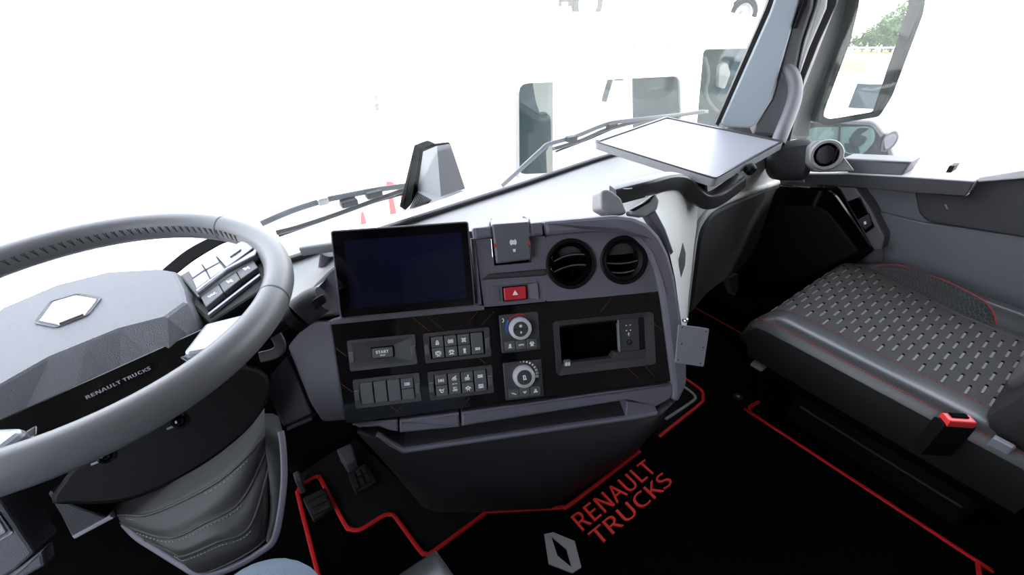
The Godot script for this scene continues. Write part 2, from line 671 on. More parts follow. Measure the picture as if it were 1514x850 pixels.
# the cab itself: floor, walls, roof, windscreen, doors
func shell() -> void:
	structure("floor", box(S(), Vector3(0.3, -0.05, -0.05), Vector3(2.6, 0.1, 2.3)), "floor")
	# front wall under the windscreen
	structure("wall_front", box(S(), Vector3(0.3, 0.13, -1.14), Vector3(2.6, 0.60, 0.06)), "black")
	# rear wall and roof
	structure("wall_rear", box(S(), Vector3(0.3, 0.85, 1.07), Vector3(2.6, 1.9, 0.06)), "lining")
	structure("ceiling", box(S(), Vector3(0.3, 1.79, 0.0), Vector3(2.6, 0.06, 2.2)), "lining")
	var yz := Transform3D(Basis(Vector3(0, 0, 1), Vector3(0, 1, 0), Vector3(-1, 0, 0)), Vector3(0, 0, 0))
	# side walls with a window in each door; n points to -x
	var hole := rounded([Vector2(-0.705, 0.59), Vector2(0.28, 0.62), Vector2(0.28, 1.55), Vector2(-0.66, 1.55)], 0.05)
	var side := [Vector2(-0.86, -0.1), Vector2(1.1, -0.1), Vector2(1.1, 1.82), Vector2(-0.74, 1.82), Vector2(-0.86, 0.4)]
	structure("wall_right", plate(S(), side, [hole], -1.66, -1.58, yz), "door_grey")
	structure("wall_left", plate(S(), side, [hole], 0.90, 0.98, yz), "door_grey")
	structure("window_2", prism(S(), inset(ccw(hole), -0.01), -1.625, -1.620, 0, yz), "glass")
	structure("window_3", prism(S(), inset(ccw(hole), -0.01), 0.94, 0.945, 0, yz), "glass")
	# windscreen: flat in the middle, wrapping at the corners
	var foot := smooth([Vector3(-0.93, 0.55, -0.78), Vector3(-0.78, 0.55, -0.90), Vector3(-0.4, 0.55, -0.93), Vector3(0.3, 0.57, -0.95), Vector3(0.75, 0.57, -0.985), Vector3(1.15, 0.57, -1.02), Vector3(1.42, 0.575, -0.98), Vector3(1.55, 0.58, -0.84)], 4)
	var rows := []
	for k in 5:
		var row := PackedVector3Array()
		for p in foot:
			row.append(p + Vector3((0.3 - p.x) * 0.035, 1.23, 0.17) * (k / 4.0))
		rows.append(row)
	structure("window_1", sheet(S(), rows, Vector3(0, 0, -0.005)), "glass")
	# seal along the foot of the windscreen
	var line := PackedVector3Array()
	for p in foot:
		line.append(p + Vector3(0, 0.002, 0.012))
	structure("trim_1", sweep(S(), line, rrect(0.018, 0.016, 0.004, Vector2.ZERO, 2), Vector3.UP), "fascia_dark")
	# header over the windscreen
	structure("trim_2", box(S(), Vector3(0.3, 1.74, -0.80), Vector3(2.5, 0.10, 0.16), 0.02), "lining")
	# cowl outside the foot of the windscreen
	var cowl := []
	for k in 3:
		var row := PackedVector3Array()
		for p in foot:
			row.append(p + Vector3(0, -0.012 - 0.055 * k, -0.01 - 0.09 * k))
		cowl.append(row)
	structure("trim_3", sheet(S(), cowl, Vector3(0, -0.03, 0)), "white_paint")
	# right pillar: light lining, slot, dark lower cover, rubber and door frame
	var pl: Transform3D = Transform3D(Vector3(0.6, 0, 0.8), Vector3(0, 1, 0), Vector3(-.8, 0, 0.6), Vector3(1.45, 0.67, -.72))
	structure("trim_4", prism(S(), [Vector2(0.0252, 0.8715), Vector2(0.0256, 0.4019), Vector2(0.0313, 0.0856), Vector2(0.0096, 0.0169), Vector2(-.0061, 0.0034), Vector2(-.0809, 0.0019), Vector2(-.0928, 0.0176), Vector2(-.0401, 0.3136), Vector2(-.0337, 0.4022), Vector2(-.0344, 0.8775)], -0.03, 0.0, 0.006, pl, true), "pillar")
	structure("trim_5", prism(S(), [Vector2(-.0306, 0.8771), Vector2(-.0305, 0.4022), Vector2(-.0401, 0.3136), Vector2(-.0928, 0.0176), Vector2(-.0972, 0.0027), Vector2(-.1066, 0.0083), Vector2(-.0522, 0.3198), Vector2(-.0435, 0.4022), Vector2(-.0445, 0.8785)], -0.035, -0.004, 0, pl), "seal")
	var slot := structure("trim_6", prism(S(), [Vector2(0.0416, 0.3873), Vector2(0.0463, 0.3303), Vector2(0.0392, 0.2765), Vector2(0.0291, 0.2763), Vector2(0.0329, 0.3364), Vector2(0.0289, 0.3874)], -0.02, 0.004, 0.002, pl), "black")
	structure("trim_7", prism(S(), [Vector2(0.052, 0.8687), Vector2(0.0524, 0.4018), Vector2(0.0679, 0.3244), Vector2(0.0666, 0.2443), Vector2(0.1007, -.019), Vector2(0.0111, -.016), Vector2(0.0145, 0.0132), Vector2(0.0374, 0.0898), Vector2(0.0256, 0.4019), Vector2(0.0252, 0.8715)], -0.10, -0.012, 0.01, pl), "pillar_dark")
	structure("trim_8", prism(S(), [Vector2(0.082, 0.8723), Vector2(0.0821, 0.4019), Vector2(0.1001, 0.324), Vector2(0.0902, 0.2263), Vector2(0.0877, 0.1042), Vector2(0.1063, -.026), Vector2(0.0988, -.0267), Vector2(0.0734, 0.246), Vector2(0.0741, 0.3331), Vector2(0.06, 0.402), Vector2(0.06, 0.8745)], -0.10, -0.014, 0.006, pl), "door_light")
	structure("trim_9", prism(S(), [Vector2(0.1123, 0.8725), Vector2(0.1127, 0.402), Vector2(0.1251, 0.3332), Vector2(0.114, 0.2429), Vector2(0.109, 0.1445), Vector2(0.1278, -.0397), Vector2(0.1089, -.0413), Vector2(0.0901, 0.1025), Vector2(0.0926, 0.2253), Vector2(0.0982, 0.3268), Vector2(0.0844, 0.4021), Vector2(0.0843, 0.8753)], -0.08, -0.03, 0.004, pl), "seal")
	# left pillar, out of the picture
	structure("trim_10", prism(S(), [Vector2(-0.86, 0.5), Vector2(-0.60, 0.5), Vector2(-0.46, 1.8), Vector2(-0.76, 1.8)], 0.86, 0.95, 0.01, yz), "pillar")
	structure("trim_11", prism(S(), [Vector2(-0.88, 0.5), Vector2(-0.712, 0.5), Vector2(-0.672, 1.8), Vector2(-0.76, 1.8)], -1.64, -1.57, 0.01, yz), "seal")
	# ground outside
	var g := S()
	prism(g, [Vector2(-260, -260), Vector2(260, -260), Vector2(260, 260), Vector2(-260, 260)], -0.2, 0.0, 0, Transform3D(Basis(Vector3(1, 0, 0), Vector3(0, 0, -1), Vector3(0, 1, 0)), Vector3(0, -1.5, 0)))
	structure("ground", g, "concrete")
	# outside of the cab below the floor
	structure("trim_12", box(S(), Vector3(0.3, -0.6, -0.05), Vector3(2.5, 0.95, 2.2), 0.03), "dark_paint")


# the top of the dashboard from the console ridge to the windscreen
func dashboard() -> void:
	var t := thing("dashboard", "long grey dashboard top running along the foot of the windscreen", "dashboard", Transform3D(Basis.IDENTITY, Vector3(0.3, 0.0, -0.9)))
	var inv := t.transform.affine_inverse()
	var near := smooth([Vector3(-0.92, 0.60, -0.62), Vector3(-0.5, 0.60, -0.74), Vector3(-0.12, 0.60, -0.735), Vector3(0.05, 0.60, -0.71), Vector3(0.13, 0.61, -0.745), Vector3(0.19, 0.635, -0.77), Vector3(0.40, 0.645, -0.62), Vector3(0.62, 0.645, -0.48), Vector3(0.70, 0.64, -0.50), Vector3(0.86, 0.625, -0.60), Vector3(1.0, 0.62, -0.63), Vector3(1.3, 0.61, -0.63), Vector3(1.52, 0.605, -0.62)], 4)
	var far := [Vector3(-0.93, 0.55, -0.77), Vector3(-0.78, 0.55, -0.89), Vector3(-0.4, 0.55, -0.92), Vector3(0.3, 0.57, -0.938), Vector3(0.75, 0.57, -0.973), Vector3(1.15, 0.57, -1.008), Vector3(1.41, 0.575, -0.97), Vector3(1.54, 0.58, -0.83)]
	var fx := smooth(far, 6)
	var rows := []
	for k in 9:
		rows.append(PackedVector3Array())
	for p in near:
		var q := fx[0]
		for i in fx.size() - 1:
			if fx[i].x <= p.x and fx[i + 1].x >= p.x:
				q = fx[i].lerp(fx[i + 1], (p.x - fx[i].x) / maxf(fx[i + 1].x - fx[i].x, 1e-5))
		for k in 9:
			var f := k / 8.0
			rows[k].append(inv * (p.lerp(q, f) + Vector3(0, -0.012 * sin(PI * f), 0)))
	obj("top_panel", sheet(S(), rows, Vector3(0, -0.03, 0)), "dash_top", t)
	# instrument hood behind the wheel with its dark display edge
	var h := thing("instrument_hood", "curved instrument hood with a dark display edge behind the steering wheel", "hood", Transform3D(Basis.IDENTITY, Vector3(-0.17, 0.6, -0.78)))
	inv = h.transform.affine_inverse()
	var top: Array = [Vector3(-.128, 0.6123, -.921), Vector3(-.0909, 0.6364, -.9143), Vector3(-.0611, 0.6544, -.9078), Vector3(-.0286, 0.6694, -.8969), Vector3(-.0068, 0.6774, -.8878), Vector3(0.0162, 0.6784, -.8719)]
	var low: Array = [Vector3(-.1174, 0.6155, -.886), Vector3(-.0855, 0.6331, -.8776), Vector3(-.0578, 0.6497, -.8715), Vector3(-.029, 0.6643, -.8629), Vector3(-.0032, 0.676, -.8541), Vector3(0.0201, 0.6819, -.842)]
	var back: Array = [Vector3(-.1621, 0.5375, -1.0622), Vector3(-.1117, 0.579, -1.0605), Vector3(-.0756, 0.6043, -1.0556), Vector3(-.0321, 0.6227, -1.0396), Vector3(-.0041, 0.6308, -1.026), Vector3(0.027, 0.6296, -1.0024)]
	var hr := []
	for list in [back, top]:
		var row := PackedVector3Array()
		for p in smooth(list, 4):
			row.append(inv * p)
		hr.append(row)
	obj("hood_shell", sheet(S(), hr, Vector3(0, -0.012, 0)), "fascia", h)
	hr = []
	for list in [top, low]:
		var row := PackedVector3Array()
		for p in smooth(list, 4):
			row.append(inv * p)
		hr.append(row)
	obj("display_edge", sheet(S(), hr, Vector3(0.0, -0.006, -0.008)), "black_deep", h)


# the console that faces the driver; its plane is P: u right, v up, n to the driver
func console() -> void:
	var xf: Transform3D = Transform3D(Vector3(0.8918, 0, 0.4524), Vector3(0.2221, 0.8712, -.4378), Vector3(-.3942, 0.4909, 0.7769), Vector3(0.3411, 0.4837, -.5166))
	var t := thing("centre_console", "dark grey centre console angled to the driver with a glossy black panel", "console", xf)
	# body behind the fascia
	obj("body", prism(S(), rounded([Vector2(-.2565, 0.238), Vector2(-.0246, 0.2271), Vector2(0.2368, 0.2286), Vector2(0.2897, 0.2147), Vector2(0.3222, 0.1867), Vector2(0.3439, 0.1224), Vector2(0.3597, 0.0145), Vector2(0.3561, -.0939), Vector2(0.3261, -.1538), Vector2(-.2717, -.0968)], 0.02), -0.22, -0.055, 0, Transform3D.IDENTITY), "fascia_dark", t)
	# left cheek of the console
	obj("side_trim", prism(S(), rounded([Vector2(-.3656, 0.0487), Vector2(-.349, 0.0661), Vector2(-.3263, 0.0878), Vector2(-.286, 0.0825), Vector2(-.281, -.0955), Vector2(-.3227, -.0937), Vector2(-.3393, -.0568)], 0.006), -0.05, -0.002, 0.004), "fascia", t)
	obj("knee_trim", prism(S(), rounded([Vector2(-.3747, 0.0293), Vector2(-.3434, -.0823), Vector2(-.3957, -.1007), Vector2(-.4167, -.0352), Vector2(-.4124, -.0084)], 0.005), -0.07, -0.02, 0.004), "fascia", t)
	obj("knee_edge", prism(S(), [Vector2(-.3886, -.0991), Vector2(-.3438, -.086), Vector2(-.3433, -.0925), Vector2(-.3883, -.1068)], -0.06, -0.015, 0.002), "fascia", t)
	obj("under_cover", prism(S(), [Vector2(-.4151, -.1049), Vector2(-.3508, -.0924), Vector2(-.2905, -.1163), Vector2(-.2618, -.1416), Vector2(-.2781, -.1529), Vector2(-.405, -.2045), Vector2(-.4151, -.1869)], -0.08, -0.05, 0.004), "black", t)
	# strip under the screen
	obj("screen_shelf", prism(S(), rounded([Vector2(-.2911, 0.0878), Vector2(-.2654, 0.0925), Vector2(-.0325, 0.0921), Vector2(-.0166, 0.088), Vector2(-.0173, 0.0806), Vector2(-.2896, 0.0804)], 0.002), -0.03, 0.004, 0.002), "fascia", t)
	# ridge along the top and down the right side
	obj("top_trim", prism(S(), rounded([Vector2(0.1007, 0.2342), Vector2(0.178, 0.2351), Vector2(0.2373, 0.2361), Vector2(0.273, 0.2299), Vector2(0.3032, 0.2151), Vector2(0.3265, 0.189), Vector2(0.3426, 0.154), Vector2(0.3528, 0.1059), Vector2(0.3618, 0.0278), Vector2(0.3697, -.0462), Vector2(0.3671, -.1035), Vector2(0.3483, -.1372), Vector2(0.3371, -.133), Vector2(0.3376, -.0918), Vector2(0.3304, -.0094), Vector2(0.3233, 0.0715), Vector2(0.3137, 0.1276), Vector2(0.2966, 0.168), Vector2(0.2735, 0.1916), Vector2(0.2446, 0.2027), Vector2(0.2024, 0.207), Vector2(0.1063, 0.2065)], 0.008, 3), -0.06, 0.012, 0.008), "fascia", t)
	for q in [[Vector2(-.0255, 0.2308), Vector2(0.009, 0.232), Vector2(0.0085, 0.2113), Vector2(-.0238, 0.2088)], [Vector2(0.0764, 0.2322), Vector2(0.1006, 0.233), Vector2(0.1, 0.2082), Vector2(0.0784, 0.2073)]]:
		obj("hinge_cover", prism(S(), rounded(q, 0.003), -0.05, 0.014, 0.005), "fascia", t)
	obj("mount_rail", prism(S(), [Vector2(-.0307, 0.213), Vector2(-.0222, 0.2123), Vector2(-.0214, 0.091), Vector2(-.0289, 0.0905)], -0.03, 0.002, 0.002), "plate_grey", t)
	# plate with the two vents
	var holes := [circle(0.0435, Vector2(0.1509, 0.1514), 40), circle(0.0425, Vector2(0.255, 0.15), 40)]
	obj("vent_plate", plate(S(), rounded([Vector2(0.1063, 0.2065), Vector2(0.2024, 0.207), Vector2(0.2446, 0.2027), Vector2(0.2737, 0.1941), Vector2(0.3023, 0.1727), Vector2(0.3167, 0.1326), Vector2(0.3252, 0.0819), Vector2(0.0975, 0.0848)], 0.008), holes, -0.05, 0.0), "fascia", t)
	# plate round the parking lever and the hazard switch
	obj("lever_plate", plate(S(), [Vector2(-.0224, 0.2099), Vector2(0.0072, 0.2101), Vector2(0.0784, 0.2086), Vector2(0.1063, 0.2065), Vector2(0.0975, 0.0848), Vector2(-.0168, 0.0855), Vector2(-.0204, 0.147)], [[Vector2(0.0069, 0.2065), Vector2(0.0771, 0.2074), Vector2(0.0773, 0.16), Vector2(0.008, 0.1595)]], -0.05, 0.0), "fascia", t)
	obj("lever_recess", prism(S(), [Vector2(0.0057, 0.2078), Vector2(0.0784, 0.2086), Vector2(0.0785, 0.1587), Vector2(0.0066, 0.1584)], -0.05, -0.03), "black_deep", t)
	obj("lever_step", prism(S(), [Vector2(-.0176, 0.1356), Vector2(-.0044, 0.1456), Vector2(0.0942, 0.146), Vector2(0.1019, 0.1454), Vector2(0.1011, 0.1341), Vector2(-.0052, 0.1358)], -0.01, 0.006, 0.003), "fascia_dark", t)
	obj("switch_recess", ring(S(), rrect(0.0887, 0.0316, 0.004, Vector2(0.0408, 0.1066)), rrect(0.056, 0.026, 0.002, Vector2(0.0408, 0.1066)), -0.01, 0.004, 0.0015), "fascia", t)
	# glossy black panel with red scribed lines and a hole for the storage tray
	var hole: PackedVector2Array = rrect(0.150, 0.072, 0.004, Vector2(0.190, -0.004))
	obj("gloss_panel", plate(S(), rounded([Vector2(-.2872, 0.0814), Vector2(0.3295, 0.0842), Vector2(0.3588, -.0957), Vector2(-.2815, -.1005)], 0.004), [hole], -0.05, 0.0), "black_gloss", t)
	for l in [[Vector2(-.1481, 0.0809), Vector2(-.1185, 0.0494)], [Vector2(-.1229, 0.0797), Vector2(-.0929, 0.0492)], [Vector2(-.0477, 0.0597), Vector2(-.0299, 0.078)], [Vector2(-.0245, 0.0535), Vector2(-.0002, 0.0751)], [Vector2(-.284, 0.0374), Vector2(-.2673, 0.0209)], [Vector2(-.2829, -.0267), Vector2(-.2639, -.0451)], [Vector2(-.202, -.078), Vector2(-.1766, -.1017)], [Vector2(-.179, -.0771), Vector2(-.1991, -.0975)], [Vector2(-.0371, -.0061), Vector2(-.0231, -.0192)], [Vector2(-.0779, -.1017), Vector2(-.0585, -.0808)], [Vector2(0.2021, 0.0541), Vector2(0.2252, 0.0793)], [Vector2(0.3044, 0.0282), Vector2(0.3242, 0.0074)], [Vector2(0.2472, -.0554), Vector2(0.2733, -.0841)], [Vector2(0.2819, -.0553), Vector2(0.3056, -.0825)]]:
		var a: Vector2 = l[0]
		var b: Vector2 = l[1]
		var e := (b - a).normalized().orthogonal() * 0.0004
		obj("red_line", prism(S(), [a - e, b - e, b + e, a + e], 0, 0.0003), "line_red", t)
	# lower console: two covers, the letter slot and its lip
	obj("cover", prism(S(), rounded([Vector2(-.1879, -.1053), Vector2(-.0801, -.1053), Vector2(-.0806, -.1325), Vector2(-.1896, -.1288)], 0.002), -0.06, 0.006, 0.004), "fascia", t)
	obj("cover", prism(S(), rounded([Vector2(-.0757, -.1052), Vector2(0.3543, -.1006), Vector2(0.3314, -.1323), Vector2(0.3025, -.1425), Vector2(0.2476, -.1218), Vector2(-.078, -.1316)], 0.002), -0.06, 0.006, 0.004), "fascia", t)
	obj("cover", prism(S(), rounded([Vector2(-.2722, -.1017), Vector2(-.1914, -.1049), Vector2(-.1925, -.1278), Vector2(-.2077, -.1231), Vector2(-.2259, -.113), Vector2(-.2614, -.1108)], 0.002), -0.06, 0.002, 0.003), "fascia", t)
	obj("slot_back", prism(S(), [Vector2(-.2348, -.1251), Vector2(0.2705, -.1342), Vector2(0.2748, -.1886), Vector2(-.1894, -.1844), Vector2(-.2263, -.1669)], -0.07, -0.05), "black_deep", t)
	obj("slot_cheek", prism(S(), [Vector2(0.2447, -.1242), Vector2(0.3027, -.1397), Vector2(0.3073, -.1597), Vector2(0.2402, -.155)], -0.06, 0.004, 0.002), "fascia", t)
	obj("lip", prism(S(), rounded([Vector2(-.2319, -.1249), Vector2(-.2248, -.1259), Vector2(-.2072, -.1424), Vector2(-.1858, -.1583), Vector2(0.2598, -.1535), Vector2(0.3049, -.1511), Vector2(0.3017, -.1589), Vector2(0.2621, -.1607), Vector2(-.1865, -.166), Vector2(-.2103, -.1484)], 0.002), -0.05, 0.012, 0.003), "fascia", t)
	# lower body down to the floor
	var inv := xf.affine_inverse()
	var a1: Array = [Vector3(0.0779, 0.3821, -.5808), Vector3(0.0932, 0.372, -.5666), Vector3(0.1385, 0.3459, -.5272), Vector3(0.2519, 0.345, -.4691), Vector3(0.3908, 0.3461, -.3993), Vector3(0.5349, 0.3499, -.3286), Vector3(0.5783, 0.3528, -.3084), Vector3(0.6182, 0.3676, -.2975)]
	var a2: Array = [Vector3(0.1011, 0.2866, -.5997), Vector3(0.1131, 0.2733, -.5798), Vector3(0.1513, 0.2557, -.5372), Vector3(0.2552, 0.2645, -.4692), Vector3(0.3858, 0.2755, -.3835), Vector3(0.5146, 0.3064, -.3159), Vector3(0.555, 0.3262, -.3033), Vector3(0.5975, 0.3571, -.2984)]
	var a3: Array = [Vector3(0.1279, 0.1989, -.5812), Vector3(0.1369, 0.1873, -.5648), Vector3(0.1646, 0.171, -.531), Vector3(0.2544, 0.1733, -.4676), Vector3(0.3872, 0.1803, -.3771), Vector3(0.5236, 0.2362, -.3251), Vector3(0.5699, 0.2665, -.3169), Vector3(0.6232, 0.3084, -.3135)]
	var a4: Array = [Vector3(0.1715, 0.01, -.611), Vector3(0.1755, 0.01, -.5976), Vector3(0.1931, 0.01, -.5725), Vector3(0.2843, 0.01, -.5063), Vector3(0.4199, 0.01, -.418), Vector3(0.6148, 0.01, -.4054), Vector3(0.7079, 0.01, -.4026), Vector3(0.8368, 0.01, -.4247)]
	var rows := []
	for i in a1.size():
		var row := PackedVector3Array()
		for p in smooth([a1[i], a2[i], a3[i], a4[i]], 4):
			row.append(inv * p)
		rows.append(row)
	obj("lower_body", sheet(S(), rows, inv.basis * Vector3(0.02, 0, -0.04)), "fascia_dark", t)
	# left side of the lower body
	var b1: Array = [a1[0] + Vector3(0.003, -0.003, -0.004), a2[0] + Vector3(0.003, 0, -0.004), a3[0] + Vector3(0.003, 0, -0.004), a4[0]]
	var side := []
	for k in 2:
		var row := PackedVector3Array()
		for p in b1:
			row.append(inv * (p + Vector3(0.06, 0, -0.2) * k))
		side.append(row)
	obj("lower_side", sheet(S(), side, inv.basis * Vector3(0.03, 0, 0)), "black", t)


func on_panel(at: Vector2, z := 0.0) -> Transform3D:
	var xf: Transform3D = Transform3D(Vector3(0.8918, 0, 0.4524), Vector3(0.2221, 0.8712, -.4378), Vector3(-.3942, 0.4909, 0.7769), Vector3(0.3411, 0.4837, -.5166))
	return xf * Transform3D(Basis.IDENTITY, Vector3(at.x, at.y, z))


# housing of a switch module: frame, two clips
func housing(t: Node3D, w: float, h: float) -> void:
	var s := S()
	ring(s, rrect(w, h, 0.003), rrect(w - 0.0205, h - 0.0125, 0.002), -0.012, 0.005, 0.0045)
	obj("frame", s, "button_frame", t)
	obj("backing", prism(S(), rrect(w - 0.011, h - 0.011, 0.002), -0.012, 0.0005), "black_deep", t)
	for k in [-1, 1]:
		obj("clip", box(S(), Vector3(k * (w / 2 - 0.005), -0.003, 0.003), Vector3(0.008, 0.017, 0.008), 0.001), "button", t)
		obj("clip_edge", box(S(), Vector3(k * (w / 2 - 0.005), 0.0062, 0.0055), Vector3(0.008, 0.001, 0.003), 0.0003), "plate_grey", t)


func key(t: Node3D, x: float, y: float, w: float, h: float, called := "button") -> MeshInstance3D:
	return obj(called, prism(S(), rrect(w, h, 0.0012, Vector2.ZERO, 2), -0.005, 0.003, 0.0012), "button", t, Transform3D(Basis.IDENTITY, Vector3(x, y, 0.004)))


func modules() -> void:
	var z := 0.0032
	# start button
	var t := thing("start_switch", "wide dark switch whose centre key reads START STOP, in a sloping surround", "switch", on_panel(Vector2(-0.2048, 0.0222)))
	housing(t, 0.1176, 0.0554)
	var s := S()
	ring(s, rrect(0.102, 0.044, 0.002), rrect(0.040, 0.021, 0.002), -0.008, 0.005, 0.0012)
	obj("surround", s, "button_frame", t)
	obj("well", prism(S(), rrect(0.041, 0.022, 0.002), -0.008, 0.0008), "black_deep", t)
	var k := key(t, 0, 0, 0.036, 0.0175, "start_key")
	lettering("lettering", "START", "print_white", k, Vector3(0, 0.002, z), 0.022, 0.0054)
	lettering("lettering", "STOP", "print_white", k, Vector3(0, -0.0042, z), 0.009, 0.0027)

	# four switch banks; each column holds one long or two short keys
	var lock := "0.25,0.15 0.75,0.15 0.75,0.5 0.25,0.5 0.25,0.15;0.35,0.5 0.35,0.75 0.5,0.88 0.65,0.75 0.65,0.5;0.3,0.3 0.7,0.3"
	var wheelp := arc(0.5, 0.5, 0.24, 0, 360, 12)
	var park := wheelp + ";" + arc(0.5, 0.5, 0.44, 130, 230, 5) + ";" + arc(0.5, 0.5, 0.44, -50, 50, 5) + ";0.46,0.36 0.46,0.64 0.56,0.6 0.46,0.5"
	var axle := "0.25,0.2 0.25,0.8;0.75,0.2 0.75,0.8;0.15,0.2 0.35,0.2;0.65,0.2 0.85,0.2;0.15,0.8 0.35,0.8;0.65,0.8 0.85,0.8;0.25,0.3 0.75,0.3;0.25,0.7 0.75,0.7;0.5,0.4 0.5,0.6"
	var abs_a := wheelp + ";0.05,0.3 0.05,0.75 0.3,0.9 0.7,0.9 0.95,0.75 0.95,0.3;0.2,0.05 0.8,0.05"
	var abs_b := wheelp + ";0.05,0.55 0.2,0.85 0.8,0.85 0.95,0.55;0.1,0.12 0.4,0.12;0.6,0.12 0.9,0.12"
	var lamp := "0.35,0.1 0.65,0.1;0.38,0.1 0.38,0.7;0.62,0.1 0.62,0.7;0.3,0.72 0.7,0.72;0.5,0.2 0.5,0.6;0.36,0.88 0.64,0.88"
	var light := arc(0.72, 0.5, 0.22, -90, 90, 6) + ";0.72,0.28 0.72,0.72;0.1,0.3 0.5,0.35;0.1,0.5 0.5,0.52;0.1,0.7 0.5,0.69"
	var lockd := "0.05,0.25 0.05,0.75;0.05,0.5 0.35,0.5;0.35,0.3 0.5,0.5 0.35,0.7 0.35,0.3;0.65,0.3 0.5,0.5 0.65,0.7 0.65,0.3;0.65,0.5 0.95,0.5;0.95,0.25 0.95,0.75"
	var horn := wheelp + ";0.1,0.85 0.35,0.6;0.05,0.7 0.25,0.9;0.7,0.75 0.9,0.9"
	var truck_a := "0.3,0.62 0.75,0.62;0.55,0.62 0.75,0.88 0.9,0.88;" + arc(0.3, 0.3, 0.17, 0, 360, 10) + ";" + arc(0.72, 0.3, 0.17, 0, 360, 10)
	var truck_b := "0.2,0.8 0.8,0.8;0.3,0.8 0.3,0.5;" + arc(0.3, 0.28, 0.17, 0, 360, 10) + ";" + arc(0.72, 0.28, 0.17, 0, 360, 10)
	var tipper := arc(0.28, 0.25, 0.17, 0, 360, 10) + ";" + arc(0.72, 0.25, 0.17, 0, 360, 10) + ";0.3,0.55 0.7,0.55;0.6,0.55 0.6,0.95;0.72,0.55 0.72,0.95;0.1,0.5 0.3,0.55"
	var tent := "0.3,0.1 0.3,0.6 0.5,0.85 0.7,0.6 0.7,0.1;0.3,0.35 0.7,0.35;0.02,0.45 0.2,0.7;0.98,0.45 0.8,0.7"
	var face_a := "0.1,0.3 0.1,0.75 0.4,0.75 0.4,0.3;0.6,0.3 0.6,0.75 0.9,0.75 0.9,0.3;0.05,0.3 0.95,0.3;0.3,0.5 0.3,0.6;0.75,0.5 0.75,0.6"
	var face_b := "0.1,0.2 0.9,0.2 0.9,0.8 0.1,0.8 0.1,0.2;0.35,0.5 0.35,0.65;0.65,0.5 0.65,0.65;0.35,0.35 0.65,0.35"
	var coupe := "0.1,0.3 0.1,0.7 0.45,0.7 0.45,0.3 0.1,0.3;0.55,0.3 0.55,0.55 0.9,0.55 0.9,0.3 0.55,0.3;0.6,0.7 0.9,0.7"
	var banks := [
		[Vector2(-0.2032, -0.0479), 0.1163, 0.0525, "switch bank with three blank keys, below the start switch", [[""], [""], [""], [coupe, " "]]],
		[Vector2(-0.0715, 0.0213), 0.120, 0.0547, "upper eight-symbol switch bank beside the start switch, with a padlock key", [[lock, abs_a], [park, abs_b], [axle, lamp], ["|" + light]]],
		[Vector2(-0.0712, -0.0489), 0.1179, 0.0527, "lower switch bank with AUTO on a long key, beside the bank of blank keys", [[lockd, horn], [truck_a + "|AUTO|" + truck_b], [tipper, tent], [face_a + "|" + face_b]]],
	]
	for b in banks:
		t = thing("switch_bank", b[3], "switch bank", on_panel(b[0]), "switch banks on the black panel")
		housing(t, b[1], b[2])
		for c in 4:
			var x := (c - 1.5) * 0.0238
			var keys: Array = b[4][c]
			if keys.size() == 2:
				for r in 2:
					k = key(t, x, 0.0100 - r * 0.0200, 0.0218, 0.0192)
					if keys[r] != " ":
						symbol(k, keys[r], Vector3(0, -0.001, z), 0.0098)
			else:
				k = key(t, x, 0, 0.0218, 0.0392)
				if keys[0] != "":
					var bits: PackedStringArray = keys[0].split("|")
					if bits.size() == 3:
						symbol(k, bits[0], Vector3(0, 0.0105, z), 0.0095)
						lettering("lettering", bits[1], "print_white", k, Vector3(0, 0, z), 0.009, 0.0022)
						symbol(k, bits[2], Vector3(0, -0.0095, z), 0.0095)
					else:
						for r in 2:
							if bits[r] != "":
								symbol(k, bits[r], Vector3(0, 0.0085 - 0.0185 * r, z), 0.0095)

	# two climate knobs
	var seat := "0.35,0.15 0.75,0.15;0.35,0.15 0.3,0.55 0.38,0.85 0.6,0.85 0.65,0.55;0.45,0.3 0.45,0.65;0.55,0.3 0.55,0.65;0.15,0.15 0.25,0.15"
	var screen := "0.1,0.55 0.25,0.85 0.75,0.85 0.9,0.55;0.1,0.55 0.9,0.55;0.3,0.12 0.3,0.45;0.5,0.12 0.5,0.45;0.7,0.12 0.7,0.45;0.2,0.1 0.8,0.1"
	var seat_b := "0.3,0.2 0.75,0.2;0.35,0.2 0.3,0.85 0.6,0.85 0.65,0.35"
	var low := "0.2,0.65 0.8,0.65 0.6,0.35 0.4,0.35 0.2,0.65"
	var wave := "0.05,0.7 0.25,0.45 0.45,0.6 0.65,0.35 0.9,0.3"
	var mist := "0.1,0.25 0.9,0.25;0.2,0.4 0.8,0.4;0.35,0.6 0.65,0.6;0.4,0.85 0.4,0.7;0.6,0.85 0.6,0.7"
	for n in 2:
		t = thing("climate_control", ["upper silver climate dial with a blue to red temperature arc", "lower silver climate dial with a ring of white fan bars"][n], "dial", on_panel([Vector2(0.045, 0.0323), Vector2(0.0451, -0.0582)][n]), "round climate dials")
		obj("base_plate", prism(S(), rrect(0.073, 0.0715, 0.002), -0.01, 0.004, 0.0015), "button_frame", t)
		var kc := Vector2(0.0, 0.009)
		var knob := obj("knob", turned(S(), [Vector2(0.0205, 0), Vector2(0.0205, 0.012), Vector2(0.0195, 0.0145), Vector2(0.0145, 0.0155), Vector2(0.0135, 0.0135), Vector2(0, 0.0135)], 40), "silver", t, Transform3D(Basis.IDENTITY, Vector3(kc.x, kc.y, 0.004)))
		obj("knob_cap", turned(S(), [Vector2(0.0136, 0.012), Vector2(0.0136, 0.0146), Vector2(0.0128, 0.0152), Vector2(0, 0.0152)], 36), "button_frame", knob)
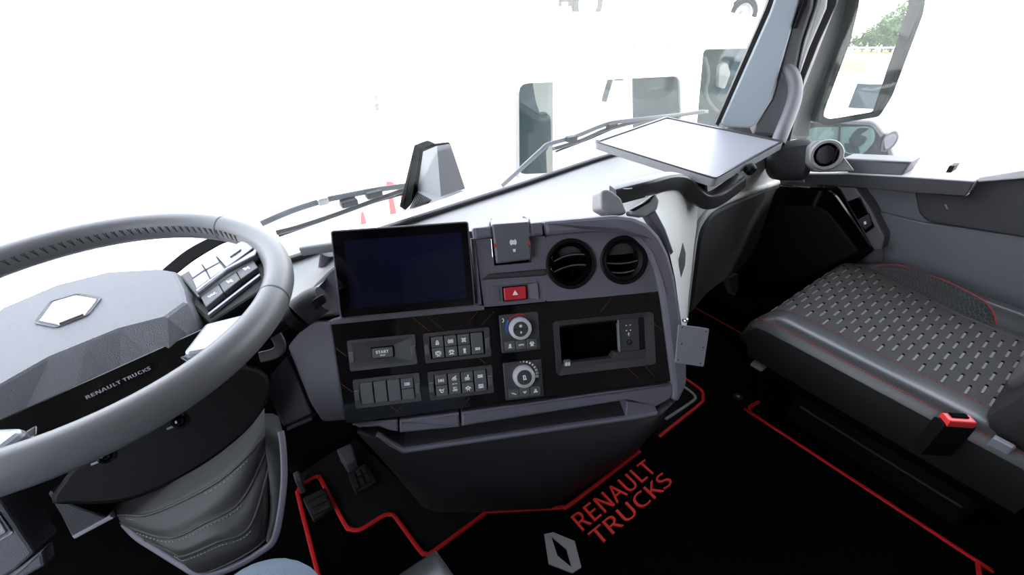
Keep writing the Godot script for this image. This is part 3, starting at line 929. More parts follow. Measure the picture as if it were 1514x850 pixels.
		if n == 0:
			obj("split", prism(S(), rrect(0.0255, 0.0006, 0.0002), 0.0150, 0.0156), "black_deep", knob)
			symbol(knob, arc(0.5, 0.5, 0.3, 0, 360, 10) + ";0.2,0.5 0.8,0.5;0.5,0.2 0.5,0.8", Vector3(0, 0.006, 0.0153), 0.007)
			symbol(knob, "0.3,0.3 0.7,0.7;0.3,0.7 0.7,0.3;0.5,0.2 0.5,0.8", Vector3(0, -0.006, 0.0153), 0.0055)
			symbol(t, arc(0.5, 0.5, 0.5, 68, 140, 10), Vector3(kc.x, kc.y, 0.004), 0.051, "print_red", 0.045)
			symbol(t, arc(0.5, 0.5, 0.5, 145, 195, 8), Vector3(kc.x, kc.y, 0.004), 0.051, "print_blue", 0.045)
			symbol(t, "0.35,0.9 0.6,0.75 0.6,0.25 0.35,0.1", Vector3(-0.0295, 0.026, 0.004), 0.008)
		else:
			symbol(knob, seat_b, Vector3(0, 0, 0.0153), 0.011)
			for q in 9:
				var ang := deg_to_rad(98.0 - q * 13.5)
				var bw := 0.0008 + q * 0.00022
				var bar := S()
				box(bar, Vector3.ZERO, Vector3(0.0018 + q * 0.00055, bw * 2, 0.0006), 0.0002)
				obj("scale_bar", bar, "print_white", t, Transform3D(Basis(Vector3(0, 0, 1), ang), Vector3(kc.x + 0.0262 * cos(ang), kc.y + 0.0262 * sin(ang), 0.0043)))
		for c in 3:
			k = key(t, (c - 1) * 0.0205, -0.0225, 0.0196, 0.017)
			if n == 0 and c == 1:
				lettering("lettering", "AUTO", "print_white", k, Vector3(0, 0, z), 0.010, 0.0028)
			else:
				symbol(k, [[seat, "", screen], [wave, low, mist]][n][c], Vector3(0, 0, z), 0.009)

	# open storage tray with sockets
	t = thing("storage_tray", "black open storage tray with a socket strip at the right of the glossy panel", "tray", on_panel(Vector2(0.2077, -0.0054)))
	s = S()
	var o := rrect(0.197, 0.103, 0.006)
	var i := PackedVector2Array()
	for p in o:
		i.append(Vector2(p.x * 0.86 - 0.003, p.y * 0.80 + 0.002))
	ring(s, o, i, -0.002, 0.007, 0.004)
	obj("frame", s, "button_frame", t)
	var inner: Array = [Vector2(-0.084, 0.040), Vector2(0.036, 0.040), Vector2(0.036, -0.040), Vector2(-0.084, -0.040)]
	obj("tray_back", box(S(), Vector3(-0.02, 0, -0.052), Vector3(0.16, 0.080, 0.004)), "black_deep", t)
	for w in [[Vector3(-0.09, 0, -0.025), Vector3(0.004, 0.08, 0.05)], [Vector3(-0.02, 0.038, -0.025), Vector3(0.15, 0.004, 0.05)], [Vector3(-0.02, -0.038, -0.025), Vector3(0.15, 0.004, 0.05)]]:
		obj("tray_wall", box(S(), w[0], w[1]), "black_deep", t)
	obj("front_step", prism(S(), rounded([Vector2(-0.087, -0.043), Vector2(0.090, -0.043), Vector2(0.090, -0.021), Vector2(0.020, -0.021), Vector2(0.012, -0.031), Vector2(-0.087, -0.031)], 0.002), -0.02, 0.0035, 0.001), "button_frame", t)
	var strip := obj("socket_panel", box(S(), Vector3(0.049, 0.011, -0.004), Vector3(0.040, 0.064, 0.014), 0.001), "button_frame", t)
	obj("panel_edge", box(S(), Vector3(0.0285, 0.011, 0.0), Vector3(0.0015, 0.062, 0.010), 0.0004), "plate_grey", t)
	for y in [0.030, 0.020]:
		obj("socket_mark", prism(S(), circle(0.0012, Vector2(0.044, y), 10), 0.003, 0.0036), "print_white", t)
		obj("socket_mark", prism(S(), circle(0.0012, Vector2(0.052, y), 10), 0.003, 0.0036), "print_white", t)
	symbol(strip, "0.5,0.1 0.5,0.9;0.3,0.5 0.7,0.6", Vector3(0.048, 0.0125, 0.0031), 0.007, "print_white", 0.2)
	obj("jack_socket", turned(S(), [Vector2(0.005, 0.003), Vector2(0.005, 0.0042), Vector2(0.0038, 0.0042), Vector2(0.003, 0.0005), Vector2(0, 0.0005)], 20, Transform3D(Basis.IDENTITY, Vector3(0.048, -0.003, 0))), "black", t)
	k = key(t, -0.077, -0.030, 0.0125, 0.0125, "tray_key")
	symbol(k, arc(0.5, 0.5, 0.2, 0, 360, 10) + ";" + arc(0.5, 0.5, 0.42, 130, 230, 5) + ";" + arc(0.5, 0.5, 0.42, -50, 50, 5), Vector3(0, -0.001, z), 0.0095, "print_white", 0.16)

	# two round air vents
	for n in 2:
		t = thing("air_vent", ["left round black air vent with slats turned up, beside the parking lever", "right round black air vent with slats turned down, at the console corner"][n], "air vent", on_panel([Vector2(0.1509, 0.1514), Vector2(0.255, 0.15)][n]), "round console vents")
		var r: float = [0.0475, 0.0465][n]
		obj("outer_ring", turned(S(), [Vector2(r, -0.01), Vector2(r, 0.003), Vector2(r - 0.002, 0.0045), Vector2(r - 0.006, 0.0045), Vector2(r - 0.007, 0.001)], 48), "black", t)
		obj("inner_ring", turned(S(), [Vector2(r - 0.007, -0.02), Vector2(r - 0.007, 0.002), Vector2(r - 0.009, 0.0035), Vector2(r - 0.0145, -0.004), Vector2(r - 0.015, -0.03)], 48), "black_gloss" if n == 0 else "black", t)
		obj("throat", turned(S(), [Vector2(r - 0.007, -0.049), Vector2(0, -0.049)], 32), "black_deep", t)
		obj("throat_wall", turned(S(), [Vector2(r - 0.008, -0.05), Vector2(r - 0.0135, -0.02)], 32), "black_deep", t)
		var tilt: float = [0.5, -0.42][n]
		for j in 2:
			var y: float = [0.011, -0.009][j] if n == 0 else [-0.003, -0.021][j]
			var half := sqrt(maxf((r - 0.0155) ** 2 - y * y, 0.0001))
			var blade := []
			for a in 2:
				var row := PackedVector3Array()
				for q in 9:
					var x := (q / 8.0 * 2 - 1) * half
					var bow := (0.005 if n == 0 else -0.0035) * (1 - (x / half) ** 2)
					row.append(Vector3(x, y + bow + (x * 0.13 if n == 0 else 0.0) - a * 0.014 * tilt, -0.006 - a * 0.022))
				blade.append(row)
			obj("slat", sheet(S(), blade, Vector3(0, -0.002, 0)), "black", t)
			var lead: PackedVector3Array = blade[0]
			obj("slat_edge", tube(S(), lead, 0.0013, 8, Vector3(0, 0, 1)), "pillar_dark", t)
		if n == 0:
			for x in [-0.018, -0.004, 0.012]:
				obj("guide", box(S(), Vector3(x, -0.002, -0.034), Vector3(0.0015, 0.05, 0.012), 0.0003), "black_deep", t)

	# parking brake lever plate and hazard key
	t = thing("parking_lever", "dark flat parking brake lever with a circled P and red arrows", "lever", on_panel(Vector2(0.041, 0.1965)))
	obj("lever_face", prism(S(), rounded([Vector2(-0.033, 0.038), Vector2(0.033, 0.038), Vector2(0.0315, -0.030), Vector2(-0.0305, -0.033)], 0.003), 0.008, 0.02, 0.003), "pillar_dark", t)
	obj("lever_root", prism(S(), rrect(0.058, 0.05, 0.003), -0.025, 0.009), "black_deep", t)
	for kx in [-1, 1]:
		obj("arrow", prism(S(), [Vector2(kx * 0.033, 0.004), Vector2(kx * 0.0265, 0.0), Vector2(kx * 0.033, -0.004)], 0.018, 0.0205), "hazard_red", t)
		obj("side_pin", box(S(), Vector3(kx * 0.0345, -0.004, 0.0), Vector3(0.0022, 0.034, 0.006), 0.0005), "chrome", t)
		obj("fork", tube(S(), smooth([Vector3(kx * 0.036, 0.020, 0.004), Vector3(kx * 0.036, 0.038, 0.008), Vector3(kx * 0.0345, 0.047, -0.004), Vector3(kx * 0.031, 0.050, -0.02)], 4), 0.0026, 8), "satin", t)
	symbol(t, park, Vector3(0.002, 0.003, 0.0201), 0.012)
	symbol(t, "0.3,0.2 0.7,0.2;0.3,0.2 0.25,0.8;0.5,0.2 0.5,0.75;0.7,0.2 0.75,0.8", Vector3(0.003, -0.0115, 0.0201), 0.007)
	t = thing("hazard_switch", "red hazard switch with a white triangle below the parking lever", "switch", on_panel(Vector2(0.0414, 0.1062)))
	obj("surround", prism(S(), rrect(0.0455, 0.0275, 0.002), -0.005, 0.002), "black_deep", t)
	k = obj("hazard_key", prism(S(), rrect(0.041, 0.0235, 0.0015), 0, 0.006, 0.0015), "hazard_red", t)
	symbol(k, "0.05,0.15 0.95,0.15 0.5,0.9 0.05,0.15;0.3,0.3 0.7,0.3 0.5,0.65 0.3,0.3", Vector3(0, 0.001, 0.0062), 0.0095, "print_white", 0.12)

	# touch screen
	t = thing("display_screen", "large dark touch screen tablet standing on the console", "screen", on_panel(Vector2(-.1505, 0.1666), 0.012))
	obj("rim", prism(S(), rrect(0.2345, 0.1525, 0.005), -0.014, 0.004, 0.0015), "pillar_dark", t)
	obj("border", prism(S(), rrect(0.229, 0.147, 0.003), 0.003, 0.0048, 0.0005), "screen_border", t)
	obj("panel", prism(S(), rrect(0.200, 0.117, 0.001, Vector2(0.003, -0.001)), 0.004, 0.0050), "screen", t)
	obj("sensor_dot", prism(S(), circle(0.001, Vector2(-0.005, 0.066), 10), 0.004, 0.0052), "black", t)
	obj("mount", box(S(), Vector3(0.02, -0.01, -0.035), Vector3(0.12, 0.09, 0.05), 0.004), "black", t)

	# mounting plate on the console's right edge
	t = thing("mounting_plate", "small grey metal plate with screw holes on the console's right edge", "plate", on_panel(Vector2(0.375, -.0236), 0.02))
	var q2: PackedVector2Array = rounded([Vector2(-.0263, 0.0433), Vector2(0.0356, 0.0289), Vector2(0.021, -.0447), Vector2(-.0369, -.03)], 0.003)
	obj("plate_face", prism(S(), q2, 0, 0.003, 0.0007), "plate_grey", t)
	for h in [Vector2(-.0196, 0.0372), Vector2(0.0282, 0.0242), Vector2(-.0225, 0.0051), Vector2(0.0212, -.0064), Vector2(-.031, -.0252), Vector2(0.0141, -.0371)]:
		obj("screw_hole", prism(S(), circle(0.0013, h, 10), 0.002, 0.0033), "black_deep", t)
	obj("arm", box(S(), Vector3(-0.012, 0.012, -0.02), Vector3(0.012, 0.02, 0.04), 0.002), "steel", t)
	obj("screw", turned(S(), [Vector2(0.005, -0.004), Vector2(0.005, 0.004), Vector2(0.003, 0.006), Vector2(0, 0.006)], 14, Transform3D(Basis.IDENTITY, Vector3(Vector2(-.0092, 0.0483).x, Vector2(-.0092, 0.0483).y, -0.004))), "chrome", t)

# white and dark trim in front of the passenger, between the console and the door
func passenger_side() -> void:
	var xf: Transform3D = Transform3D(Vector3(1, 0, 0), Vector3(0, 1, 0), Vector3(0, 0, 1), Vector3(1.2, 0.4, -.62))
	var t := thing("passenger_trim", "white lower dash trim with a dark curved knee panel in front of the passenger seat", "dash trim", xf)
	var inv := xf.affine_inverse()
	obj("upper_panel", prism(S(), rounded([Vector2(-.2383, 0.2529), Vector2(-.0722, 0.2391), Vector2(0.2292, 0.2268), Vector2(0.3348, 0.1069), Vector2(0.1466, 0.1128), Vector2(0.024, 0.1132), Vector2(-.0448, 0.1018), Vector2(-.0785, 0.0729), Vector2(-.0793, 0.0247), Vector2(-.0601, -.061), Vector2(-.029, -.2015), Vector2(-.0513, -.2194), Vector2(-.1263, -.061)], 0.02), -0.03, 0.0, 0.004), "white_panel", t)
	var edge := PackedVector3Array()
	for p in [Vector3(1.5083, 0.5164, -.616), Vector3(1.3296, 0.5248, -.616), Vector3(1.2078, 0.5273, -.616), Vector3(1.1391, 0.5181, -.616), Vector3(1.105, 0.492, -.616), Vector3(1.0949, 0.4522, -.616), Vector3(1.1121, 0.3627, -.616), Vector3(1.1466, 0.211, -.616), Vector3(1.169, 0.1175, -.616)]:
		edge.append(inv * p)
	obj("edge_band", sweep(S(), smooth(edge, 4), circle(0.010, Vector2.ZERO, 12), Vector3(0, 0, 1)), "white_panel", t)
	obj("knee_panel", prism(S(), smooth2([Vector2(0.3283, 0.1037), Vector2(0.1452, 0.1153), Vector2(0.0229, 0.1157), Vector2(-.0441, 0.1079), Vector2(-.0751, 0.0805), Vector2(-.0851, 0.0399), Vector2(-.0671, -.0513), Vector2(-.0333, -.1997), Vector2(-.02, -.267), Vector2(0.0645, -.2126), Vector2(0.1993, -.1924), Vector2(0.286, -.1619), Vector2(0.3164, -.0451)], 3), -0.03, 0.012, 0.01, Transform3D.IDENTITY, true), "panel_dark", t)
	# side of the console, curving away to the trim
	var a: Array = [Vector3(0.7376, 0.6763, -.5405), Vector3(0.7182, 0.6636, -.499), Vector3(0.7112, 0.6378, -.4673), Vector3(0.7008, 0.6093, -.436), Vector3(0.6861, 0.5762, -.4038), Vector3(0.669, 0.5302, -.37), Vector3(0.6623, 0.5032, -.352), Vector3(0.6349, 0.4579, -.3263)]
	var b: Array = [Vector3(0.8285, 0.6695, -.5585), Vector3(0.8148, 0.6451, -.5329), Vector3(0.8014, 0.6129, -.5005), Vector3(0.7824, 0.5729, -.4657), Vector3(0.7608, 0.5327, -.4325), Vector3(0.7401, 0.4881, -.4024), Vector3(0.7232, 0.4557, -.38), Vector3(0.6851, 0.42, -.3477)]
	var c: Array = [Vector3(0.9923, 0.6548, -.5916), Vector3(0.974, 0.6025, -.5608), Vector3(0.9606, 0.5498, -.5411), Vector3(0.9469, 0.5032, -.5267), Vector3(0.9272, 0.4417, -.5042), Vector3(0.8938, 0.398, -.4767), Vector3(0.8558, 0.3615, -.4436), Vector3(0.7631, 0.3541, -.3851)]
	var rows := []
	for i in a.size():
		var row := PackedVector3Array()
		for p in smooth([a[i], b[i], c[i]], 4):
			row.append(inv * p)
		rows.append(row)
	obj("side_wall", sheet(S(), rows, inv.basis * Vector3(0.03, 0, -0.03)), "white_panel", t)
	var pocket: Array = [Vector3(0.777, 0.5979, -.4577), Vector3(0.7746, 0.5803, -.4447), Vector3(0.7654, 0.5603, -.4345), Vector3(0.7393, 0.5239, -.4228), Vector3(0.7382, 0.5298, -.4285), Vector3(0.7584, 0.5686, -.4466)]
	var s := S()
	var m := []
	for p in pocket:
		m.append(inv * p)
	for i in range(1, m.size() - 1):
		tri(s, m[0], m[i], m[i + 1])
		tri(s, m[0] + Vector3(0.004, 0, -0.004), m[i + 1] + Vector3(0.004, 0, -0.004), m[i] + Vector3(0.004, 0, -0.004))
	obj("finger_recess", s, "bracket_grey", t)
	var seam := PackedVector3Array()
	for p in [Vector3(1.043, 0.5795, -.6195), Vector3(1.0608, 0.5398, -.6195), Vector3(1.0813, 0.4932, -.6195), Vector3(1.0884, 0.4742, -.6195)]:
		seam.append(inv * p)
	obj("seam", tube(S(), seam, 0.0009, 6), "panel_dark", t)
	obj("sill_bracket", prism(S(), [Vector2(0.198, -.2107), Vector2(0.2621, -.2203), Vector2(0.3251, -.33), Vector2(0.293, -.3295)], -0.03, 0.0, 0.003), "bracket_grey", t)
	# black end of the dashboard at the door, with its vent
	var vf := Transform3D(Basis(Vector3(0.55, 0, 0.835), Vector3(0.25, 0.95, -0.165).normalized(), Vector3(-0.793, 0.30, 0.522)).orthonormalized(), Vector3(1.3818, 0.6684, -.4697))
	inv = vf.affine_inverse()
	t = thing("dash_end", "dark rounded dashboard end by the door, carrying the small round side vent", "dash trim", vf)
	var pod := []
	for p in [Vector3(1.3044, 0.6619, -.5729), Vector3(1.331, 0.6867, -.5744), Vector3(1.3922, 0.696, -.5377), Vector3(1.4122, 0.6929, -.5206), Vector3(1.3824, 0.6187, -.4797), Vector3(1.3616, 0.597, -.4766), Vector3(1.295, 0.597, -.525), Vector3(1.2925, 0.6248, -.5502)]:
		pod.append(Vector2((inv * p).x, (inv * p).y))
	obj("pod", prism(S(), rounded(pod, 0.02), -0.12, -0.035, 0.02, Transform3D.IDENTITY, true), "fascia_dark", t)
	var plate_pts := []
	for p in [Vector3(1.3573, 0.688, -.504), Vector3(1.3774, 0.7015, -.5008), Vector3(1.4056, 0.6985, -.4777), Vector3(1.4125, 0.6789, -.4563), Vector3(1.4291, 0.6324, -.4049), Vector3(1.3515, 0.6294, -.4589), Vector3(1.341, 0.6474, -.4816)]:
		plate_pts.append(Vector2((inv * p).x, (inv * p).y))
	obj("vent_plate", prism(S(), rounded(plate_pts, 0.008), -0.06, 0.0, 0.004), "bracket_grey", t)
	t = thing("side_vent", "small round side vent with one dark flap below the door mirror", "air vent", vf)
	obj("ring", turned(S(), [Vector2(0.040, 0.001), Vector2(0.040, 0.012), Vector2(0.037, 0.018), Vector2(0.031, 0.018), Vector2(0.030, 0.004)], 40), "bracket_grey", t)
	obj("throat", turned(S(), [Vector2(0.031, 0.003), Vector2(0, 0.003)], 32), "black_deep", t)
	obj("flap", prism(S(), circle(0.0235, Vector2(-0.004, 0), 32), 0.006, 0.011, 0.002, Transform3D(Basis(Vector3.UP, 0.35), Vector3.ZERO)), "fascia_dark", t)
	obj("flap_slot", prism(S(), rrect(0.004, 0.036, 0.002, Vector2(0.021, 0)), 0.006, 0.014, 0.001), "black", t)


func door_side() -> void:
	var xf: Transform3D = Transform3D(Vector3(0, 0, 1), Vector3(0, 1, 0), Vector3(-1, 0, 0), Vector3(1.55, 0, 0))
	var t := thing("door_panel", "grey passenger door lining with a long armrest and a deep map pocket", "door lining", xf)
	obj("lining", prism(S(), rounded([Vector2(-0.52, 0.02), Vector2(0.35, 0.02), Vector2(0.35, 0.62), Vector2(-0.50, 0.60)], 0.02), -0.028, 0.0, 0.005), "door_grey", t)
	obj("lower_panel", prism(S(), rounded([Vector2(-.3415, 0.5093), Vector2(-.2376, 0.5159), Vector2(-.1601, 0.5311), Vector2(-.021, 0.556), Vector2(0.1533, 0.1961), Vector2(-.2435, 0.2854), Vector2(-.2827, 0.4072)], 0.008), 0, 0.010, 0.004), "door_grey", t)
	obj("map_pocket", prism(S(), rounded([Vector2(-.2798, 0.5912), Vector2(-.1789, 0.6122), Vector2(-.1803, 0.6553), Vector2(-.0835, 0.6912), Vector2(-.0193, 0.5586), Vector2(-.2248, 0.5258), Vector2(-.2497, 0.5419)], 0.008), 0, 0.025, 0.005), "fascia_dark", t)
	obj("armrest", prism(S(), rounded([Vector2(-.5405, 0.5772), Vector2(-.4267, 0.6106), Vector2(-.3078, 0.6383), Vector2(-.1748, 0.6665), Vector2(-.1759, 0.6273), Vector2(-.2725, 0.6038), Vector2(-.5309, 0.5505)], 0.004), -0.028, 0.075, 0.003), "door_light", t)
	obj("armrest_front", prism(S(), rounded([Vector2(-.5345, 0.5755), Vector2(-.4245, 0.608), Vector2(-.3058, 0.6359), Vector2(-.1753, 0.6637), Vector2(-.1766, 0.6277), Vector2(-.2719, 0.6047), Vector2(-.5262, 0.5526)], 0.003), 0.06, 0.078, 0.002), "fascia_dark", t)
	obj("armrest_rear", prism(S(), rounded([Vector2(-.1755, 0.6712), Vector2(-.0913, 0.7194), Vector2(-.0816, 0.6995), Vector2(-.1746, 0.6582)], 0.003), -0.028, 0.06, 0.003), "door_light", t)
	obj("grip", prism(S(), rounded([Vector2(-.4594, 0.6431), Vector2(-.3073, 0.6745), Vector2(-.3116, 0.6357), Vector2(-.4264, 0.6075), Vector2(-.457, 0.6184)], 0.004), 0.0, 0.07, 0.005), "pillar_dark", t)
	obj("recess_end", prism(S(), [Vector2(-.2399, 0.6766), Vector2(-.2291, 0.6796), Vector2(-.2295, 0.6623), Vector2(-.2391, 0.6595)], 0.0, 0.04, 0.001), "black", t)
	obj("screw_cap", prism(S(), rounded([Vector2(-.2109, 0.5815), Vector2(-.2073, 0.5828), Vector2(-.1987, 0.5728), Vector2(-.2011, 0.5719)], 0.001), 0.02, 0.028), "plate_grey", t)
	# black glossy well cover ahead of the seat
	t = thing("footwell_cover", "large glossy black cover beside the passenger footwell, ahead of the seat", "cover", xf)
	obj("cover_frame", prism(S(), rounded([Vector2(-.6046, 0.5151), Vector2(-.4611, 0.5457), Vector2(-.4365, 0.5349), Vector2(-.2929, 0.4187), Vector2(-.317, 0.364), Vector2(-.4423, 0.163), Vector2(-.6237, 0.058), Vector2(-.6669, 0.1728), Vector2(-.6137, 0.449)], 0.012), 0.0, 0.05, 0.006), "black_gloss", t)
	obj("cover_inset", prism(S(), rounded([Vector2(-.5893, 0.4518), Vector2(-.4716, 0.4872), Vector2(-.4385, 0.4816), Vector2(-.3251, 0.3989), Vector2(-.4117, 0.2687), Vector2(-.5804, 0.1456), Vector2(-.6227, 0.1967)], 0.012), 0.045, 0.056, 0.004), "black", t)
	obj("kick_panel", prism(S(), [Vector2(-1.05, 0.0), Vector2(-0.2, 0.0), Vector2(-0.2, 0.12), Vector2(-0.62, 0.30), Vector2(-1.05, 0.40)], -0.02, 0.035, 0.005), "black", t)
	t = thing("switch_pillar", "grey sloping door strip holding a black switch unit beside the seat", "trim strip", xf)
	obj("strip", prism(S(), rounded([Vector2(-.4507, 0.56), Vector2(-.4031, 0.5711), Vector2(-.3507, 0.53), Vector2(-.2868, 0.4633), Vector2(-.2775, 0.4242), Vector2(-.2939, 0.4145)], 0.006), 0.0, 0.052, 0.006), "pillar_dark", t)
	obj("switch_unit", prism(S(), rounded([Vector2(-.4074, 0.5275), Vector2(-.3829, 0.5504), Vector2(-.3178, 0.4813), Vector2(-.3302, 0.457)], 0.003), 0.04, 0.058, 0.002), "black_gloss", t)
	obj("rocker", prism(S(), rounded([Vector2(-.3621, 0.4883), Vector2(-.3446, 0.5138), Vector2(-.3256, 0.4878), Vector2(-.3345, 0.4672)], 0.003), 0.05, 0.061, 0.002), "fascia_dark", t)
	obj("lamp", prism(S(), rounded([Vector2(-.3458, 0.4888), Vector2(-.3421, 0.4924), Vector2(-.3377, 0.4857), Vector2(-.3414, 0.4821)], 0.0005), 0.058, 0.0625), "print_white", t)
	# grab handle on the right pillar
	t = thing("grab_handle", "curved dark grey grab handle on the right windscreen pillar", "handle", Transform3D(Basis.IDENTITY, Vector3(1.4529, 0.7652, -.6492)))
	var inv := t.transform.affine_inverse()
	var path := []
	for p in [Vector3(1.5312, 0.8508, -.7543), Vector3(1.5178, 0.8545, -.7297), Vector3(1.5017, 0.845, -.696), Vector3(1.4961, 0.8254, -.6686), Vector3(1.48, 0.7997, -.6437), Vector3(1.4538, 0.7728, -.6251), Vector3(1.4147, 0.7368, -.6082), Vector3(1.3729, 0.7014, -.5937), Vector3(1.3535, 0.6762, -.5865)]:
		path.append(inv * p)
	obj("bar", tube(S(), smooth(path, 4), 0.019, 14, Vector3(0.7, 0.1, 0.6)), "pillar_dark", t)
	obj("mount", tube(S(), [inv * Vector3(1.5354, 0.8528, -.7678), inv * Vector3(1.5259, 0.8506, -.743)], 0.028, 16), "pillar", t)
	obj("mount_cap", tube(S(), [inv * Vector3(1.5043, 0.8134, -.7273), inv * Vector3(1.4994, 0.821, -.7148)], 0.012, 12), "pillar", t)


func floor_things() -> void:
	var fl: Transform3D = Transform3D(Vector3(1, 0, 0), Vector3(0, 0, -1), Vector3(0, 1, 0), Vector3(0, 0, 0))
	var t := thing("floor_mat", "black cab floor mat edged in red, with big red letters and a grey badge", "floor mat", fl)
	var edge_a: Array = [Vector3(-.0763, 0.008, -.5686), Vector3(-.0623, 0.008, -.8013), Vector3(-.0589, 0.008, -.8205), Vector3(-.0477, 0.008, -.8324), Vector3(-.0165, 0.008, -.8373), Vector3(-.0076, 0.008, -.8331), Vector3(-.0034, 0.008, -.8185), Vector3(0.0076, 0.008, -.6729), Vector3(0.014, 0.008, -.6547), Vector3(0.0311, 0.008, -.6403), Vector3(0.0598, 0.008, -.6389), Vector3(0.0898, 0.008, -.6389), Vector3(0.1034, 0.008, -.631), Vector3(0.1104, 0.008, -.6159), Vector3(0.1234, 0.008, -.5146), Vector3(0.1311, 0.008, -.5037), Vector3(0.1446, 0.008, -.4975), Vector3(0.2834, 0.008, -.5022), Vector3(0.2975, 0.008, -.5001), Vector3(0.4257, 0.008, -.4172), Vector3(0.4463, 0.008, -.4064), Vector3(0.4705, 0.008, -.3993), Vector3(0.7168, 0.008, -.4005)]
	var edge_b: Array = [Vector3(0.7949, 0.008, -.4001), Vector3(0.9865, 0.008, -.4039), Vector3(1.0131, 0.008, -.4106), Vector3(1.0343, 0.008, -.4252), Vector3(1.0411, 0.008, -.4443), Vector3(1.0416, 0.008, -.5046)]
	var edge_c: Array = [Vector3(1.1407, 0.008, -.3048), Vector3(1.1077, 0.008, -.3094), Vector3(1.0932, 0.008, -.3073), Vector3(1.0814, 0.008, -.2941), Vector3(1.0817, 0.008, -.2756), Vector3(1.0952, 0.008, 0.2055), Vector3(1.0907, 0.008, 0.2193), Vector3(1.034, 0.008, 0.2381)]
	var edge_d: Array = [Vector3(1.3897, 0.008, -.7338), Vector3(1.3922, 0.008, -.6108), Vector3(1.3938, 0.008, -.4676)]
	var inv := fl.affine_inverse()
	var outline := PackedVector2Array()
	for list in [edge_a, edge_b, edge_d, edge_c]:
		for p in list:
			outline.append(Vector2(p.x, -p.z))
	obj("pile", prism(S(), outline, 0.0, 0.008), "mat_black", t)
	for list in [edge_a, edge_b, edge_c, edge_d]:
		var path := PackedVector3Array()
		for p in smooth(list, 3):
			path.append(inv * p)
		obj("red_edging", sweep(S(), path, rrect(0.010 if list != edge_d else 0.004, 0.007, 0.003, Vector2.ZERO, 3), Vector3(0, 0, 1)), "edge_red", t)
	obj("letter_field", prism(S(), rounded([Vector2(0.425, 0.275), Vector2(0.735, 0.275), Vector2(0.735, 0.386), Vector2(0.425, 0.386)], 0.004), 0.004, 0.0095), "mat_black", t)
	lettering("lettering", "RENAULT", "letter_red", t, Vector3(0.574, 0.3545, 0.0115), 0.262, 0.042, Transform3D.IDENTITY, 0.004, 400)
	lettering("lettering", "TRUCKS", "letter_red", t, Vector3(0.580, 0.3055, 0.0115), 0.264, 0.036, Transform3D.IDENTITY, 0.004, 400)
	obj("badge", plate(S(), [Vector2(0.3676, 0.3808), Vector2(0.3869, 0.3724), Vector2(0.4136, 0.3289), Vector2(0.3881, 0.2803), Vector2(0.3647, 0.2832), Vector2(0.3355, 0.3269)], [[Vector2(0.3774, 0.3681), Vector2(0.3869, 0.3267), Vector2(0.3708, 0.292), Vector2(0.3617, 0.3282)]], 0.006, 0.012), "badge_grey", t)
	# carpet round the engine tunnel and under the pedals
	t = thing("tunnel_carpet", "grey speckled carpet round the foot of the console", "carpet", fl)
	obj("carpet_piece", prism(S(), [Vector2(1.0556, 0.5267), Vector2(1.0385, 0.4485), Vector2(1.02, 0.421), Vector2(0.8041, 0.4065), Vector2(0.7345, 0.4053), Vector2(0.9064, 0.461)], 0.0, 0.004), "carpet", t)
	obj("carpet_piece", prism(S(), [Vector2(0.8066, 0.4131), Vector2(0.7173, 0.4046), Vector2(0.4713, 0.4044), Vector2(0.4299, 0.4218), Vector2(0.3008, 0.5053), Vector2(0.1442, 0.5042), Vector2(0.1374, 0.5073), Vector2(0.1819, 0.6083), Vector2(0.2055, 0.6147), Vector2(0.6176, 0.4189)], 0.0, 0.004), "carpet", t)
	obj("carpet_piece", prism(S(), [Vector2(-.0558, 0.8698), Vector2(0.1096, 0.8972), Vector2(0.1814, 0.6108), Vector2(0.1362, 0.5082), Vector2(0.1123, 0.6218), Vector2(0.1026, 0.639), Vector2(0.035, 0.6446), Vector2(0.0111, 0.6677), Vector2(0.0019, 0.8232), Vector2(-.0059, 0.843), Vector2(-.0393, 0.8439)], 0.0, 0.004), "carpet", t)
	var rib := []
	for p in [Vector3(1.011, 0.006, -.479), Vector3(1.01, 0.006, -.4485), Vector3(1.0014, 0.006, -.4279), Vector3(0.9699, 0.006, -.4245), Vector3(0.8612, 0.006, -.4288)]:
		rib.append(inv * p)
	obj("rib", sweep(S(), smooth(rib, 3), rrect(0.008, 0.006, 0.002), Vector3(0, 0, 1)), "badge_grey", t)
	rib = []
	for p in [Vector3(0.6777, 0.006, -.4178), Vector3(0.6216, 0.006, -.4233), Vector3(0.5486, 0.006, -.4237), Vector3(0.4903, 0.006, -.4208), Vector3(0.4539, 0.006, -.4298)]:
		rib.append(inv * p)
	obj("rib", sweep(S(), smooth(rib, 3), rrect(0.006, 0.006, 0.002), Vector3(0, 0, 1)), "plate_grey", t)
	t = thing("floor_stud", "round metal floor stud in the passenger footwell", "stud", fl * Transform3D(Basis.IDENTITY, Vector3(Vector2(1.1068, 0.3524).x, Vector2(1.1068, 0.3524).y, 0.008)))
	obj("washer", turned(S(), [Vector2(0.014, 0), Vector2(0.013, 0.003), Vector2(0.007, 0.004), Vector2(0.006, 0.002), Vector2(0, 0.002)], 24), "rubber", t)
	obj("rivet", turned(S(), [Vector2(0.005, 0.002), Vector2(0.004, 0.005), Vector2(0, 0.006)], 16), "steel", t)
	# pedals
	t = thing("accelerator_pedal", "black ribbed accelerator pedal on a metal arm under the console", "pedal", fl)
	obj("pad", prism(S(), rounded([Vector2(0.0558, 0.7916), Vector2(0.1041, 0.7924), Vector2(0.1098, 0.7246), Vector2(0.0526, 0.7241)], 0.006), 0.012, 0.02, 0.003), "rubber", t)
